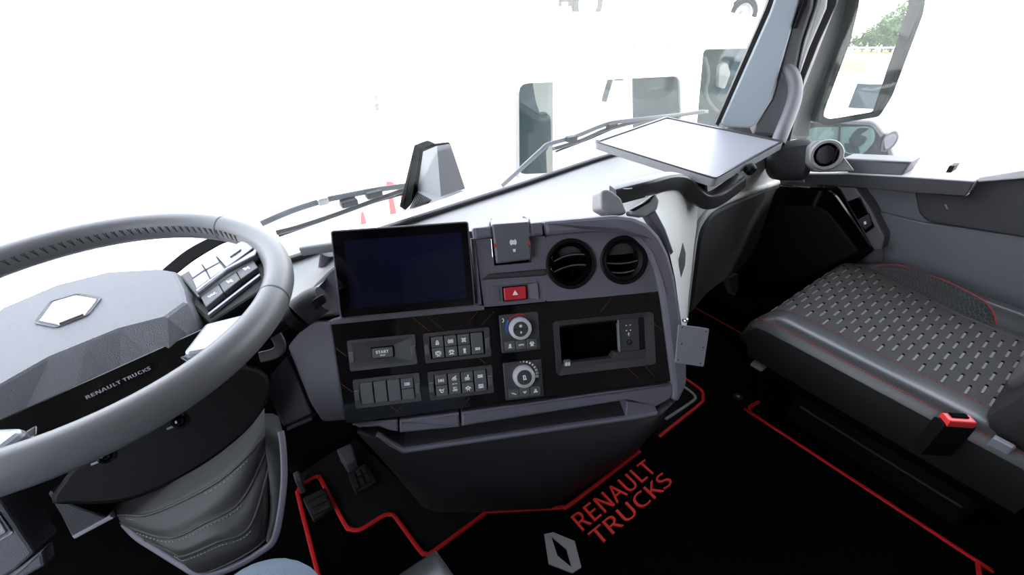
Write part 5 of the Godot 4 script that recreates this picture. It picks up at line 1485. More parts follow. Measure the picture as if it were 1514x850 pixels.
func seats() -> void:
	var a := make_seat(Vector3(1.222, 0, -0.36), "black leather passenger seat with grey barred fabric and red stitching")
	obj("recliner", box(S(), Vector3(-0.256, 0.392, 0.466), Vector3(0.010, 0.024, 0.028), 0.004), "plate_grey", a)
	var b := a.duplicate()
	b.name = numbered("cab_seat")
	add_child(b, true)
	b.position = Vector3(-0.145, 0, -0.345)
	var pnl := b.get_node("cushion_panel")
	for c in pnl.get_children():
		pnl.remove_child(c)
		c.free()
	(pnl as MeshInstance3D).material_override = M["leather"]
	b.set_meta("label", "driver's seat, only its dark leather front corner showing beside the jeans")
	# seat belt buckle
	var t := thing("belt_buckle", "seat belt buckle with a bright red button beside the passenger seat", "buckle", Transform3D(Basis(Vector3.UP, 0.85), Vector3(0.945, 0.4093, 0.0431)))
	obj("casing", box(S(), Vector3(0, -0.045, 0.0), Vector3(0.024, 0.085, 0.056), 0.006), "black", t)
	var btn := S()
	box(btn, Vector3(0, 0.0, 0), Vector3(0.021, 0.016, 0.046), 0.003)
	obj("release_button", btn, "buckle_red", t).set_meta("label", "bright red release button")
	obj("tongue_slot", box(S(), Vector3(0.004, 0.0085, 0), Vector3(0.010, 0.004, 0.028), 0.001), "black_deep", t)


# the driver: only the knee shows at the foot of the picture
func person() -> void:
	var s := S()
	var bones := []
	var hip := Vector3(-0.19, 0.50, 0.06)
	for leg in [[Vector3(-0.10, 0.49, 0.04), Vector3(-0.114, 0.426, -0.335), Vector3(-0.114, 0.10, -0.28)], [Vector3(-0.28, 0.49, 0.04), Vector3(-0.31, 0.452, -0.34), Vector3(-0.30, 0.10, -0.36)]]:
		bones.append([hip, leg[0], 0.10, 0.09])
		bones.append([leg[0], leg[1], 0.084, 0.069])
		bones.append([leg[1], leg[2], 0.062, 0.044])
	nets(s, bones, 0.011, 0.03)
	var o := obj("person", s, "denim")
	tag(o, "seated driver in faded blue jeans, one knee showing at the bottom edge", "person")
	var se := S()
	tube(se, smooth([Vector3(-0.094, 0.528, -0.13), Vector3(-0.092, 0.515, -0.22), Vector3(-0.092, 0.494, -0.31), Vector3(-0.092, 0.477, -0.362)], 5), 0.0022, 6)
	obj("trouser_seam", se, "denim", o)
	for x in [-0.114, -0.30]:
		var sh := S()
		nets(sh, [[Vector3(x, 0.05, -0.28), Vector3(x, 0.045, -0.36), 0.042, 0.046], [Vector3(x, 0.045, -0.36), Vector3(x, 0.035, -0.46), 0.046, 0.036]], 0.010, 0.02)
		obj("shoe", sh, "shoe", o)


func on_dash() -> void:
	# tapered housing by the windscreen
	var t := thing("sensor_tower", "grey tapered housing with a black back edge on the dashboard by the windscreen", "housing", Transform3D(Basis.IDENTITY, Vector3(0.4423, 0.6333, -.8983)))
	var inv := t.transform.affine_inverse()
	var bot: Array = [Vector3(0.4084, 0.6413, -.9446), Vector3(0.4326, 0.6465, -.8716), Vector3(0.498, 0.6504, -.8722), Vector3(0.4857, 0.6336, -.9717)]
	var top: Array = [Vector3(0.4509, 0.7196, -.9797), Vector3(0.4729, 0.7369, -.9484), Vector3(0.5093, 0.7342, -.9496), Vector3(0.4975, 0.7266, -.9967)]
	var s := S()
	s.set_smooth_group(-1)
	for i in 4:
		var j := (i + 1) % 4
		quad(s, inv * bot[i], inv * bot[j], inv * top[j], inv * top[i])
	quad(s, inv * top[0], inv * top[1], inv * top[2], inv * top[3])
	quad(s, inv * bot[3], inv * bot[2], inv * bot[1], inv * bot[0])
	obj("housing", s, "bracket_grey", t)
	s = S()
	var cp: Array = [Vector3(0.45, 0.722, -.9899), Vector3(0.4739, 0.7378, -.9635), Vector3(0.5057, 0.7382, -.9556), Vector3(0.5154, 0.7312, -.9576), Vector3(0.4729, 0.7369, -.9484), Vector3(0.4509, 0.7196, -.9797)]
	s.set_smooth_group(-1)
	for i in range(1, 5):
		tri(s, inv * cp[0], inv * cp[i], inv * cp[i + 1])
		tri(s, inv * cp[0] + Vector3(0, -0.01, -0.01), inv * cp[i + 1] + Vector3(0, -0.01, -0.01), inv * cp[i] + Vector3(0, -0.01, -0.01))
	obj("cap", s, "black_deep", t)
	var bk: Array = [Vector3(0.4532, 0.7232, -.9961), Vector3(0.425, 0.679, -.9793), Vector3(0.3644, 0.6126, -.9225), Vector3(0.369, 0.618, -.9088), Vector3(0.4111, 0.6405, -.945), Vector3(0.4536, 0.719, -.9802), Vector3(0.4867, 0.7311, -.9858), Vector3(0.4873, 0.7281, -.9979)]
	s = S()
	s.set_smooth_group(-1)
	var back := Vector3(-0.002, 0.0, -0.03)
	for i in range(1, 7):
		tri(s, inv * bk[0], inv * bk[i], inv * bk[i + 1])
		tri(s, inv * bk[0] + back, inv * bk[i + 1] + back, inv * bk[i] + back)
	for i in 8:
		var j := (i + 1) % 8
		quad(s, inv * bk[j], inv * bk[i], inv * bk[i] + back, inv * bk[j] + back)
	obj("back_edge", s, "black_deep", t)
	var pl: Array = [Vector3(0.4078, 0.6432, -.9392), Vector3(0.3606, 0.6197, -.9013), Vector3(0.3961, 0.6386, -.869), Vector3(0.4373, 0.6479, -.8544), Vector3(0.4948, 0.6516, -.8606), Vector3(0.4318, 0.6473, -.8699)]
	s = S()
	s.set_smooth_group(-1)
	for i in range(1, 5):
		tri(s, inv * pl[0], inv * pl[i], inv * pl[i + 1])
	for i in 6:
		var j := (i + 1) % 6
		quad(s, inv * pl[i], inv * pl[j], inv * pl[j] + Vector3(0, -0.03, -0.07), inv * pl[i] + Vector3(0, -0.03, -0.07))
	obj("plinth", s, "bracket_grey", t)
	var ga: Array = [Vector3(0.4061, 0.6431, -.9358), Vector3(0.4081, 0.6453, -.8645)]
	var gb: Array = [Vector3(0.3658, 0.6244, -.8985), Vector3(0.3985, 0.6413, -.8665)]
	for i in 11:
		var f := i / 11.0
		var a: Vector3 = inv * ga[0].lerp(ga[1], f)
		var b: Vector3 = inv * gb[0].lerp(gb[1], f)
		obj("grille_slot", tube(S(), [a.lerp(b, 0.06) + Vector3(0, 0.002, 0.002), b + Vector3(0, 0.002, 0.002)], 0.00115, 6), "black_deep", t)

	# swivelling tray table
	var tr: Transform3D = Transform3D(Vector3(1, 0, 0), Vector3(0, 0, -1), Vector3(0, 1, 0), Vector3(1.14, 0.69, -.72))
	t = thing("tray_table", "pale grey tray table with a raised rim above the passenger dashboard", "tray table", tr)
	var q: PackedVector2Array = rounded([Vector2(-.2202, 0.1547), Vector2(0.1622, 0.2144), Vector2(0.2019, -.1519), Vector2(-.2055, -.2085)], 0.012, 4)
	obj("tray_top", prism(S(), q, -0.022, -0.004, 0.0), "tray", t)
	obj("tray_rim", ring(S(), q, inset(ccw(q), 0.006), -0.006, 0.0, -0.001), "tray_arm", t)
	obj("tray_side", ring(S(), inset(ccw(q), -0.001), inset(ccw(q), 0.002), -0.022, -0.004, -0.004), "bracket_grey", t)
	obj("hook", prism(S(), rrect(0.004, 0.018, 0.001, Vector2(-.2095, 0.1549)), -0.012, 0.001), "plate_grey", t)
	t = thing("table_arm", "black curved swivel arm carrying the tray table", "arm", Transform3D(Basis.IDENTITY, Vector3(0.7034, 0.6763, -.5653)))
	inv = t.transform.affine_inverse()
	var path := []
	for p in [Vector3(0.6923, 0.6805, -.5919), Vector3(0.7204, 0.6845, -.5823), Vector3(0.763, 0.689, -.5701), Vector3(0.8247, 0.6875, -.5689), Vector3(0.8795, 0.6759, -.5716), Vector3(0.9115, 0.6607, -.5656), Vector3(0.9314, 0.6399, -.5485), Vector3(0.9492, 0.6261, -.5314), Vector3(0.9729, 0.6267, -.5222), Vector3(1.0085, 0.6361, -.5192), Vector3(1.0562, 0.6552, -.5156)]:
		path.append(inv * p)
	obj("arm", sweep(S(), smooth(path, 5), rrect(0.032, 0.036, 0.006), Vector3.UP), "tray_arm", t)
	obj("cap", prism(S(), circle(0.013, Vector2.ZERO, 20), 0.0, 0.002, 0.001, Transform3D(Basis(Vector3(1, 0, 0), Vector3(0, 0, -1), Vector3(0, 1, 0)), inv * Vector3(0.7131, 0.6978, -.5764))), "tray_arm", t)
	obj("pivot", tube(S(), [inv * Vector3(0.9502, 0.6347, -.5454), inv * Vector3(0.9886, 0.6584, -.5824)], 0.016, 16), "black", t)
	obj("clamp_knob", tube(S(), smooth([inv * Vector3(1.1009, 0.6768, -.5313), inv * Vector3(1.1004, 0.673, -.521), inv * Vector3(1.0985, 0.6693, -.5117)], 3), 0.014, 14, Vector3(0.1, 0.9, 0.3), false, [0.7, 0.95, 1.0, 1.0, 1.0, 0.95, 0.7]), "black", t)
	t = thing("arm_bracket", "light grey bracket at the console corner holding the black swivel arm", "bracket", Transform3D(Vector3(0.8918, 0, 0.4524), Vector3(0.2221, 0.8712, -.4378), Vector3(-.3942, 0.4909, 0.7769), Vector3(0.6503, 0.6992, -.5217)))
	obj("socket", prism(S(), rounded([Vector2(-.0486, 0.0261), Vector2(-.0363, 0.0292), Vector2(-.0245, 0.0234), Vector2(-.0077, 0.0095), Vector2(0.0017, -.0183), Vector2(-.0054, -.023), Vector2(-.0285, -.0214), Vector2(-.0508, -.0083)], 0.006), -0.05, 0.0, 0.004), "bracket_grey", t)
	obj("clasp", prism(S(), rounded([Vector2(0.0073, -.016), Vector2(0.0514, 0.0058), Vector2(0.0601, 0.0131), Vector2(0.0664, -.0003), Vector2(0.0613, -.017), Vector2(0.0356, -.0297), Vector2(0.0083, -.0239)], 0.003), -0.02, 0.006, 0.003), "bracket_grey", t)
	obj("clasp_gap", prism(S(), rounded([Vector2(0.006, -.0146), Vector2(0.0343, -.0022), Vector2(0.0516, 0.0097), Vector2(0.0572, 0.012), Vector2(0.0453, -.0029), Vector2(0.0127, -.0177)], 0.001), 0.0, 0.008, 0.001), "black", t)
	obj("shoulder", prism(S(), rounded([Vector2(0.0446, -.0266), Vector2(0.0606, -.0171), Vector2(0.08, -.0557), Vector2(0.0949, -.1026), Vector2(0.0859, -.11), Vector2(0.0708, -.0684)], 0.003), -0.03, 0.0, 0.003), "fascia", t)

	# bar at the left of the screen
	t = thing("screen_grip", "small grey bar sticking out left of the touch screen", "grip", Transform3D(Basis.IDENTITY, Vector3(0.1492, 0.6193, -.8451)))
	inv = t.transform.affine_inverse()
	obj("bar", sweep(S(), [inv * Vector3(0.1199, 0.616, -.8636), inv * Vector3(0.1422, 0.6242, -.8394), inv * Vector3(0.1749, 0.6309, -.8138)], rrect(0.022, 0.02, 0.005), Vector3.UP), "bracket_grey", t)
	obj("post", tube(S(), [inv * Vector3(0.1602, 0.6077, -.8423), inv * Vector3(0.1482, 0.5605, -.8562)], 0.016, 12), "fascia", t)
	obj("side_pod", prism(S(), rounded([Vector2(-.0512, -.0933), Vector2(0.0085, -.0397), Vector2(0.0261, -.0289), Vector2(0.0228, -.1252), Vector2(-.0295, -.1275)], 0.006), -0.06, 0.0, 0.006, Transform3D(Transform3D(Vector3(0.8918, 0, 0.4524), Vector3(0.2221, 0.8712, -.4378), Vector3(-.3942, 0.4909, 0.7769), Vector3(0.3411, 0.4837, -.5166)).basis, inv * Vector3(0.1359, 0.6578, -.7694))), "fascia", t)

	# wiper arms outside the windscreen
	for n in 2:
		t = thing("windscreen_wiper", ["left wiper lying along the foot of the windscreen, beyond the steering wheel", "right wiper beyond the tray table, its arm cranked"][n], "wiper", Transform3D(Basis.IDENTITY, [Vector3(0.2586, 0.5991, -1.09), Vector3(1.1959, 0.6004, -1.14)][n]), "windscreen wipers")
		inv = t.transform.affine_inverse()
		var lists: Array = [
			[[Vector3(0.08, 0.5933, -1.09), Vector3(0.1486, 0.6069, -1.09), Vector3(0.2288, 0.6138, -1.09), Vector3(0.2751, 0.6129, -1.09), Vector3(0.3659, 0.6091, -1.09), Vector3(0.4521, 0.6003, -1.09)], [Vector3(0.1037, 0.5636, -1.09), Vector3(0.1526, 0.5633, -1.09), Vector3(0.2525, 0.5716, -1.09), Vector3(0.3615, 0.5841, -1.09), Vector3(0.4511, 0.5929, -1.09)], [Vector3(0.1069, 0.5536, -1.09), Vector3(0.2174, 0.5647, -1.09), Vector3(0.3236, 0.5769, -1.09), Vector3(0.4495, 0.5817, -1.09)]],
			[[Vector3(0.7875, 0.5049, -1.14), Vector3(0.8502, 0.5391, -1.14), Vector3(0.9474, 0.5924, -1.14), Vector3(0.9816, 0.6065, -1.14), Vector3(1.0967, 0.612, -1.14), Vector3(1.2421, 0.6311, -1.14), Vector3(1.3675, 0.627, -1.14), Vector3(1.873, 0.5909, -1.14)], [Vector3(1.0006, 0.5873, -1.14), Vector3(1.1306, 0.5947, -1.14), Vector3(1.2623, 0.6138, -1.14), Vector3(1.486, 0.6125, -1.14), Vector3(1.841, 0.5979, -1.14)], [Vector3(1.0135, 0.5758, -1.14), Vector3(1.1638, 0.5915, -1.14), Vector3(1.3708, 0.6119, -1.14), Vector3(1.8742, 0.5879, -1.14)]]][n]
		for i in 3:
			var w := []
			for p in lists[i]:
				w.append(inv * p)
			obj(["arm", "blade", "rubber_strip"][i], sweep(S(), smooth(w, 3), rrect([0.014, 0.012, 0.006][i], [0.010, 0.012, 0.008][i], 0.003), Vector3(0, 0.3, 0.95)), ["pillar_dark", "tray_arm", "rubber"][i], t)
		for p in [[Vector3(0.2818, 0.5967, -1.08), Vector3(0.3482, 0.6038, -1.08)], [Vector3(1.072, 0.6115, -1.13), Vector3(1.2674, 0.6246, -1.13)]][n]:
			obj("holder", box(S(), inv * p, Vector3(0.042, 0.018, 0.02), 0.004), "seal", t)
		if n == 0:
			obj("pivot", box(S(), inv * Vector3(0.2228, 0.6153, -1.085), Vector3(0.025, 0.02, 0.02), 0.004), "steel", t)

func outside() -> void:
	# white lorry standing across the front, close by
	var xf: Transform3D = Transform3D(Vector3(0.8894, 0, 0.4571), Vector3(0, 1, 0), Vector3(-.4571, 0, 0.8894), Vector3(2.3231, 0.3928, -2.2464))
	var t := thing("white_truck", "white vehicle parked across the front, its tinted side windows showing through the windscreen", "vehicle", xf)
	var body := [Vector2(-2.6, -1.45), Vector2(1.36, -1.45), Vector2(1.36, 0.30), Vector2(1.28, 0.36), Vector2(-2.5, 0.36), Vector2(-2.6, 0.28)]
	var w1: PackedVector2Array = rounded([Vector2(-.5218, 0.1249), Vector2(-.0601, 0.1311), Vector2(0.5861, 0.1439), Vector2(0.6627, -.1476), Vector2(0.6375, -.5108), Vector2(-.5115, -.4982)], 0.06)
	var w2: PackedVector2Array = rounded([Vector2(0.7013, 0.299), Vector2(1.1157, 0.3001), Vector2(1.2256, -.2751), Vector2(0.7915, -.2956)], 0.03)
	obj("side_panel", plate(S(), body, [w1, w2], -0.06, 0.0), "white_paint", t)
	var f1: Array = [Vector2(0.0868, -.0201), Vector2(0.9252, -.014), Vector2(1.1544, -1.4122), Vector2(0.162, -1.4312)]
	obj("far_panel", plate(S(), body, [f1], -1.7, -1.62), "white_paint", t)
	obj("roof", sheet(S(), [PackedVector3Array([Vector3(-2.5, 0.36, 0), Vector3(1.28, 0.36, 0)]), PackedVector3Array([Vector3(-2.5, 0.44, -0.15), Vector3(1.28, 0.44, -0.15)]), PackedVector3Array([Vector3(-2.5, 0.47, -0.8), Vector3(1.28, 0.47, -0.8)]), PackedVector3Array([Vector3(-2.5, 0.44, -1.55), Vector3(1.28, 0.44, -1.55)]), PackedVector3Array([Vector3(-2.5, 0.36, -1.7), Vector3(1.28, 0.36, -1.7)])], Vector3(0, -0.03, 0)), "white_paint", t)
	for x in [-2.58, 1.33]:
		obj("end_panel", box(S(), Vector3(x, -0.6, -0.85), Vector3(0.06, 1.7, 1.6)), "white_paint", t)
	var win := obj("side_window", prism(S(), inset(ccw(w1), -0.01), -0.035, -0.028), "van_glass", t)
	obj("rear_window", prism(S(), inset(ccw(w2), -0.01), -0.035, -0.028), "van_glass", t)
	obj("window_bar", prism(S(), [Vector2(-.5395, 0.1313), Vector2(-.5219, 0.1349), Vector2(-.5115, -.4982), Vector2(-.5362, -.4968)], -0.03, 0.006, 0.002), "bracket_grey", win)
	# recessed panel left of the window, with a faint edge
	var rec := PackedVector3Array()
	for p in [Vector2(-.5396, 0.1512), Vector2(-.8117, 0.1482), Vector2(-1.0905, 0.1417), Vector2(-1.1337, 0.1273), Vector2(-1.1645, 0.0769), Vector2(-1.2024, -.1723)]:
		rec.append(Vector3(p.x, p.y, 0.001))
	obj("panel_crease", tube(S(), smooth(rec, 3), 0.004, 6), "white_paint", t)
	obj("rain_gutter", prism(S(), [Vector2(0.2089, 0.3339), Vector2(1.0767, 0.3284), Vector2(1.082, 0.3125), Vector2(0.2113, 0.3186)], 0.0, 0.03, 0.003), "plate_grey", t)
	var mk := obj("marker_lamp", prism(S(), rounded([Vector2(-1.4318, 0.0887), Vector2(-1.4068, 0.0919), Vector2(-1.4142, -.0037), Vector2(-1.4397, -.0069)], 0.01), 0, 0.02, 0.006), "bracket_grey", t)
	obj("bulb", prism(S(), circle(0.012, Vector2(-1.4228, 0.0449), 12), 0.015, 0.026, 0.004), "amber", mk)
	for p in [[Vector2(-1.4453, -.4741), Vector2(-1.4053, -.4813), Vector2(-1.3737, -.5177), Vector2(-1.3771, -.5423), Vector2(-1.4529, -.5228)], [Vector2(-1.4468, -.5731), Vector2(-1.4145, -.5752), Vector2(-1.4112, -.7152), Vector2(-1.4553, -.7227)], [Vector2(-1.364, -.5482), Vector2(-1.3362, -.5499), Vector2(-1.3276, -.6999), Vector2(-1.363, -.7133)], [Vector2(-1.6535, -.6929), Vector2(-1.6377, -.6835), Vector2(-1.6314, -.7795), Vector2(-1.6756, -.787)]]:
		obj("red_marking", prism(S(), p, 0.0, 0.004), "pale_red", t)
	# what can be made out behind the glass
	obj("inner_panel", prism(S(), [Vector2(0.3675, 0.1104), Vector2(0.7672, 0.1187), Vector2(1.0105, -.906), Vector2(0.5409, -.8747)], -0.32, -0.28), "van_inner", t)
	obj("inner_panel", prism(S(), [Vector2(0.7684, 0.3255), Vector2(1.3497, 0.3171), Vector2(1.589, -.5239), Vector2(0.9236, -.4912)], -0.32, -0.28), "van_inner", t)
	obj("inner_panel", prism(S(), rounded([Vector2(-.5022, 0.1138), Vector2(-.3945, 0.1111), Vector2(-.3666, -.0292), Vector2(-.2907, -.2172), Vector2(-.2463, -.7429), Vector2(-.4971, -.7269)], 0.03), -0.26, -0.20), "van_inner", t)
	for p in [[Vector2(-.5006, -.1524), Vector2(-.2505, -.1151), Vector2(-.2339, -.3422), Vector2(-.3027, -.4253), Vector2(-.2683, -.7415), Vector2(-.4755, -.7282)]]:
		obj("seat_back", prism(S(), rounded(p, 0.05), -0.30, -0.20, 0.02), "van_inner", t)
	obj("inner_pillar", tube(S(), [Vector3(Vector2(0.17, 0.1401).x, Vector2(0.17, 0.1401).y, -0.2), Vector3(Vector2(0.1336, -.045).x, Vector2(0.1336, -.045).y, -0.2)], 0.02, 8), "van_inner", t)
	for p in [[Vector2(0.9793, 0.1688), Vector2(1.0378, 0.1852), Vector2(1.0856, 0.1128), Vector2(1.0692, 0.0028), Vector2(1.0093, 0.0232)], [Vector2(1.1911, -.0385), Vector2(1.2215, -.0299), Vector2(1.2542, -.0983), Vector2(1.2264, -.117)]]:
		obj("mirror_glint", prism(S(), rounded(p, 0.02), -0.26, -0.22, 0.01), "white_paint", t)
	var cab := []
	for p in [Vector2(0.8547, 0.2248), Vector2(0.9163, 0.1093), Vector2(0.9291, -.0195), Vector2(1.0235, -.1277), Vector2(1.1161, -.1802)]:
		cab.append(Vector3(p.x, p.y, -0.23))
	obj("belt", tube(S(), smooth(cab, 3), 0.012, 8), "bracket_grey", t)
	for x in [-1.8, 0.9]:
		obj("wheel", turned(S(), [Vector2(0.36, -0.2), Vector2(0.38, -0.16), Vector2(0.38, 0.0), Vector2(0.34, 0.03), Vector2(0.2, 0.02), Vector2(0.0, 0.02)], 32, Transform3D(Basis.IDENTITY, Vector3(x, -1.51, -0.05))), "tyre", t)

	# further vehicles: only a wheel under an arch shows over the white roof
	for n in 2:
		var c: Vector3 = [Vector3(10.8149, 0.5455, -11.1658), Vector3(14.3438, 0.2851, -8.3825)][n]
		var f := Transform3D(xf.basis, c)
		t = thing(["distant_chassis", "distant_trailer"][n], ["distant vehicle chassis with a grey tyre under a pale arch, just above the white roof", "distant pale vehicle with a wheel arch at the top right of the windscreen"][n], "vehicle", f)
		obj("tyre", turned(S(), [Vector2(0.30, -0.15), Vector2(0.42, -0.15), Vector2(0.45, -0.10), Vector2(0.45, 0.08), Vector2(0.42, 0.12), Vector2(0.30, 0.12)], 32), "tyre", t)
		obj("hub", turned(S(), [Vector2(0.30, 0.08), Vector2(0.24, 0.02), Vector2(0.12, 0.03), Vector2(0.10, 0.10), Vector2(0, 0.10)], 24), "plate_grey", t)
		var arch := []
		for i in 13:
			var a := PI * (0.04 + 0.92 * i / 12.0)
			arch.append(Vector3(0.56 * cos(a), 0.56 * sin(a), 0.0))
		obj("wheel_arch", sweep(S(), arch, rrect(0.4, 0.06, 0.02), Vector3(0, 0, 1)), ["plate_grey", "bracket_grey"][n], t)
		obj("deck", box(S(), Vector3(0.2, -0.55, -0.2), Vector3(2.6, 0.15, 1.2), 0.02), "white_paint", t)
		obj("frame", box(S(), Vector3(-0.62, 0.12, -0.3), Vector3(0.5, 0.35, 0.8), 0.03), ["dark_paint", "white_paint"][n], t)
		obj("side_lamp", box(S(), Vector3(-0.70, 0.0, 0.12), Vector3(0.20, 0.12, 0.05), 0.02), "pale_red", t)
		for x in [-0.9, 1.2]:
			obj("deck_leg", box(S(), Vector3(x, (-1.5 - c.y - 0.55) / 2, -0.2), Vector3(0.3, absf(-1.5 - c.y + 0.55), 0.8), 0.02), "dark_paint", t)

	# dark van seen through the passenger window
	var o: Vector3 = Vector3(4.3212, 0.0135, -1.3726)
	var n3 := (Vector3(0, 0.9, 0) - o)
	n3.y = 0
	n3 = n3.normalized()
	var vf := Transform3D(Basis(Vector3.UP.cross(n3), Vector3.UP, n3), o)
	var inv := vf.affine_inverse()
	t = thing("dark_van", "dark van with a greenish windscreen seen under the passenger door mirror", "vehicle", vf)
	var to2 := func(list: Array) -> Array:
		var q := []
		for p in list:
			var v: Vector3 = inv * p
			q.append(Vector2(v.x, v.y))
		return q
	obj("body", prism(S(), rounded(to2.call([Vector3(4.0025, 0.0991, -1.6764), Vector3(4.1457, 0.1261, -1.5951), Vector3(4.575, 0.1622, -1.3136), Vector3(4.601, 0.1171, -1.2567), Vector3(4.6213, 0.0135, -1.1546), Vector3(4.602, -.1668, -1.0167), Vector3(4.4484, -.5499, -.8054), Vector3(3.6541, -.5499, -1.3825)]), 0.05), -1.5, -0.03, 0.03), "dark_paint", t)
	var gl := obj("windscreen", prism(S(), rounded(to2.call([Vector3(4.0727, 0.054, -1.5874), Vector3(4.5561, 0.1261, -1.2969), Vector3(4.5376, 0.036, -1.2344), Vector3(4.3864, -.0992, -1.2303), Vector3(3.9635, -.1082, -1.53)]), 0.05), -0.03, -0.015), "teal_glass", t)
	obj("divider", prism(S(), to2.call([Vector3(4.2874, 0.1044, -1.4439), Vector3(4.3006, 0.1044, -1.4343), Vector3(4.1924, -.1107, -1.3316), Vector3(4.1793, -.1107, -1.3412)]), -0.015, 0.0), "dark_paint", gl)
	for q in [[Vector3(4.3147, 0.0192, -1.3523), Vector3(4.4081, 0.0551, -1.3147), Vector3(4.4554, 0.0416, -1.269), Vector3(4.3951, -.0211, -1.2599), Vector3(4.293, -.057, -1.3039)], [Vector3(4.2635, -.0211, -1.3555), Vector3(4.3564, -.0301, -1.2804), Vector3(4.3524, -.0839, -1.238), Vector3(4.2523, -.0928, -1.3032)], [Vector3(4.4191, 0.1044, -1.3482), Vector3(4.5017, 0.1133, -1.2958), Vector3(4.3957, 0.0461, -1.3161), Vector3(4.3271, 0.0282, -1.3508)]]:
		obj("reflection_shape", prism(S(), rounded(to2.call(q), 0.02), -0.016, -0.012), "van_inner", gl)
	var mm := obj("wing_mirror", prism(S(), rounded(to2.call([Vector3(4.3045, 0.0668, -1.1305), Vector3(4.4217, 0.1306, -1.0991), Vector3(4.4221, 0.0796, -1.0558), Vector3(4.3522, -.0013, -1.0385), Vector3(4.265, -.0524, -1.0587), Vector3(4.2351, -.0439, -1.0877)]), 0.03), -0.1, 0.0, 0.02), "dark_paint", t)
	obj("mirror_glass", prism(S(), rounded(to2.call([Vector3(4.3094, 0.0583, -1.1198), Vector3(4.3948, 0.1051, -1.0972), Vector3(4.3979, 0.071, -1.0663), Vector3(4.3389, 0.0072, -1.0553), Vector3(4.2836, -.0268, -1.0668)]), 0.02), 0.0, 0.006, 0.002), "pillar_dark", mm)

	# door mirror on its arm
	var mf: Transform3D = Transform3D(Vector3(0.8706, 0, 0.492), Vector3(0.0247, 0.9987, -.0437), Vector3(-.4914, 0.0502, 0.8695), Vector3(1.9475, 0.8355, -.6334))
	t = thing("door_mirror", "tall dark framed door mirror showing trees, grass and a parked car", "mirror", mf)
	var outer: PackedVector2Array = rounded([Vector2(-.172, 0.2732), Vector2(0.0568, 0.2741), Vector2(0.0998, 0.1706), Vector2(0.1113, 0.1304), Vector2(0.1201, -.1117), Vector2(0.1018, -.1785), Vector2(-.0968, -.2029), Vector2(-.1273, -.1905), Vector2(-.1334, -.1543), Vector2(-.1206, 0.0606), Vector2(-.1325, 0.1499)], 0.012)
	var inner: PackedVector2Array = rounded([Vector2(-.1604, 0.2667), Vector2(0.0513, 0.2674), Vector2(0.0903, 0.1706), Vector2(0.0998, 0.1342), Vector2(0.1054, -.1026), Vector2(0.0896, -.169), Vector2(-.0934, -.1915), Vector2(-.1178, -.1817), Vector2(-.1214, -.1524), Vector2(-.1111, 0.0605), Vector2(-.1233, 0.1498)], 0.012)
	obj("housing", prism(S(), inset(ccw(outer), 0.002), -0.07, -0.004, 0.0), "seal", t)
	obj("frame", ring(S(), outer, inner, -0.05, 0.006, 0.002), "black_deep", t) if outer.size() == inner.size() else null
	obj("edge_band", prism(S(), inset(ccw(inner), 0.0), -0.01, -0.001), "black_deep", t)
	obj("mirror_glass", prism(S(), rounded([Vector2(-.1465, 0.2601), Vector2(0.0095, 0.2606), Vector2(0.0457, 0.1707), Vector2(0.055, 0.1381), Vector2(0.0679, -.0717), Vector2(0.0732, -.1618), Vector2(-.084, -.1826), Vector2(-.111, -.1728), Vector2(-.1146, -.1503), Vector2(-.1055, 0.0643), Vector2(-.1164, 0.1498)], 0.01), -0.002, 0.001), "mirror_glass", t)
	obj("arm_cover", prism(S(), rounded([Vector2(-.2064, 0.2401), Vector2(-.192, 0.1608), Vector2(-.2087, 0.05), Vector2(-.2161, -.1), Vector2(-.2243, -.267), Vector2(-.1095, -.2517), Vector2(-.1317, -.1723), Vector2(-.1214, 0.0683), Vector2(-.1356, 0.1571), Vector2(-.1577, 0.2402)], 0.01), -0.09, -0.03, 0.006), "fascia_dark", t)


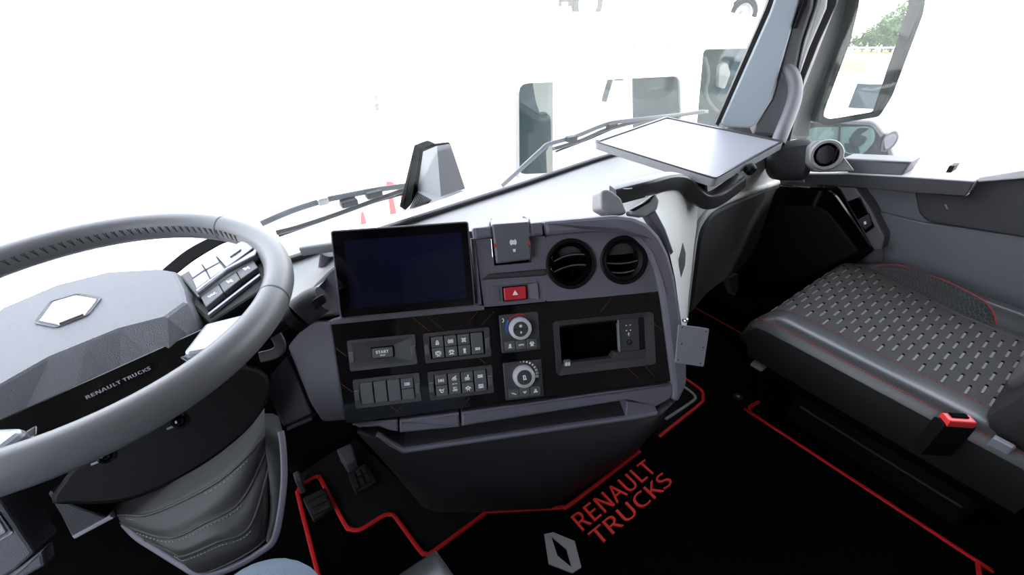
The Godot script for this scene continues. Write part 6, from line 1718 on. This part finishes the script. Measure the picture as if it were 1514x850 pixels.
# what stands behind the cab and shows in the door mirror
func mirror_world() -> void:
	var gx := Transform3D(Basis(Vector3(1, 0, 0), Vector3(0, 0, -1), Vector3(0, 1, 0)), Vector3(0, -1.5, 0))
	var flat := func(a: float, b: float, c: float, d: float) -> Array:
		return [Vector2(a, -b), Vector2(c, -b), Vector2(c, -d), Vector2(a, -d)]
	structure("trim_13", prism(S(), flat.call(2.6, 9.0, 40.0, 22.0), 0.0, 0.012, 0, gx), "asphalt")
	structure("trim_14", prism(S(), flat.call(-8.0, 23.5, 80.0, 33.0), 0.0, 0.012, 0, gx), "dry_grass")
	structure("trim_15", prism(S(), flat.call(-30.0, 48.0, 150.0, 145.0), 0.0, 0.015, 0, gx), "grass")
	var fence := thing("white_fence", "low white rail fence across the grass, seen in the door mirror", "fence", Transform3D(Basis.IDENTITY, Vector3(16, -1.5, 75)))
	for y in [0.35, 0.75]:
		obj("rail", box(S(), Vector3(5, y * 2.0, 0), Vector3(40, 0.16, 0.08), 0.01), "white_paint", fence)
	for i in 27:
		obj("post", box(S(), Vector3(-14.5 + i * 1.5, 0.9, 0), Vector3(0.14, 1.8, 0.12), 0.01), "white_paint", fence)
	var rng := RandomNumberGenerator.new()
	rng.seed = 11
	var leaf := S()
	quad(leaf, Vector3(-0.5, 0, 0), Vector3(0, -0.28, 0.08), Vector3(0.5, 0, 0), Vector3(0, 0.28, 0.08))
	leaf.generate_normals()
	var leaf_mesh := leaf.commit()
	var where := [[Vector3(34.7928, 0.9054, 125.2099), 10.5, "tallest green tree, at the right edge of the door mirror"], [Vector3(34.0206, 0.9321, 129.5038), 8.2, "broad green tree next to the tallest one in the door mirror"], [Vector3(31.9738, 0.9547, 127.9141), 7.0, "third green tree from the right in the door mirror"], [Vector3(31.6661, 0.9819, 134.1132), 5.8, "middle bush of the row of trees in the door mirror"], [Vector3(29.5542, 1.0054, 132.4972), 4.8, "low bush left of the middle in the door mirror's row of trees"], [Vector3(28.349, 1.0381, 136.792), 3.8, "smallest distant bush at the left end of the row in the mirror"]]
	for w in where:
		var h: float = w[1]
		var t := thing("field_tree", w[2], "tree", Transform3D(Basis.IDENTITY, Vector3(w[0].x, -1.5, w[0].z)), "trees behind the field")
		obj("trunk", tube(S(), [Vector3(0, -0.1, 0), Vector3(0.1, h * 0.3, 0), Vector3(0, h * 0.7, 0.1)], h * 0.03, 8), "bark", t)
		var mm := MultiMesh.new()
		mm.transform_format = MultiMesh.TRANSFORM_3D
		mm.mesh = leaf_mesh
		mm.instance_count = 2600
		for i in 2600:
			var d := Vector3(rng.randfn(), rng.randfn(), rng.randfn()).normalized() * pow(rng.randf(), 0.4)
			var lump := 0.8 + 0.25 * sin(d.x * 7 + h) * cos(d.y * 6 - h) + 0.15 * sin(d.z * 9)
			var p := Vector3(d.x * h * 0.55, h * 0.50 + d.y * h * 0.48, d.z * h * 0.5) * Vector3(lump, 1, lump)
			var k := h * rng.randf_range(0.045, 0.085)
			mm.set_instance_transform(i, Transform3D(Basis.from_euler(Vector3(rng.randf() * TAU, rng.randf() * TAU, rng.randf() * TAU)).scaled(Vector3.ONE * k), p))
		var mi := MultiMeshInstance3D.new()
		mi.name = "crown"
		mi.multimesh = mm
		mi.material_override = M["leaf"]
		stuff(mi)
		t.add_child(mi, true)
	# parked white car behind
	var c := thing("parked_car", "white car with dark windows parked behind, low in the door mirror", "car", Transform3D(Basis(Vector3.UP, 0.25), Vector3(Vector3(5.289, -.2549, 11.4636).x, -1.5, Vector3(5.289, -.2549, 11.4636).z)))
	var side := [Vector2(-2.1, 0.35), Vector2(2.1, 0.35), Vector2(2.15, 0.85), Vector2(1.2, 1.0), Vector2(0.5, 1.5), Vector2(-1.3, 1.5), Vector2(-2.0, 1.0)]
	var lie := Transform3D(Basis(Vector3(0, 0, -1), Vector3(0, 1, 0), Vector3(1, 0, 0)), Vector3.ZERO)
	obj("car_body", prism(S(), rounded(side, 0.15), -0.85, 0.85, 0.06, lie), "white_paint", c)
	obj("windscreen", prism(S(), [Vector2(1.14, 1.02), Vector2(0.52, 1.46), Vector2(0.56, 1.50), Vector2(1.20, 1.04)], -0.72, 0.72, 0, lie), "van_inner", c)
	obj("side_glass", prism(S(), rounded([Vector2(0.95, 1.02), Vector2(0.42, 1.42), Vector2(-1.2, 1.42), Vector2(-1.6, 1.02)], 0.05), -0.86, 0.86, 0, lie), "van_inner", c)
	obj("grille", box(S(), Vector3(0, 0.65, -2.14), Vector3(1.1, 0.22, 0.06), 0.02), "seal", c)
	for x in [-1, 1]:
		obj("headlamp", box(S(), Vector3(x * 0.62, 0.8, -2.1), Vector3(0.3, 0.12, 0.08), 0.02), "bracket_grey", c)
		for z in [-1.3, 1.3]:
			obj("wheel", turned(S(), [Vector2(0.2, -0.1), Vector2(0.33, -0.09), Vector2(0.34, 0), Vector2(0.33, 0.09), Vector2(0.2, 0.10), Vector2(0, 0.08)], 24, Transform3D(Basis(Vector3(0, 0, -x), Vector3(0, 1, 0), Vector3(x, 0, 0)), Vector3(x * 0.80, 0.33, z))), "tyre", c)
	var post := thing("red_marker", "small red marker post beside the parked car in the mirror", "post", Transform3D(Basis.IDENTITY, Vector3(Vector3(5.6948, 0.0529, 13.9268).x, -1.5, Vector3(5.6948, 0.0529, 13.9268).z)))
	obj("pole", tube(S(), [Vector3(0, 0, 0), Vector3(0, 2.4, 0)], 0.04, 8), "white_paint", post)
	obj("flag", box(S(), Vector3(0.15, 2.3, 0), Vector3(0.4, 0.3, 0.03), 0.01), "edge_red", post)
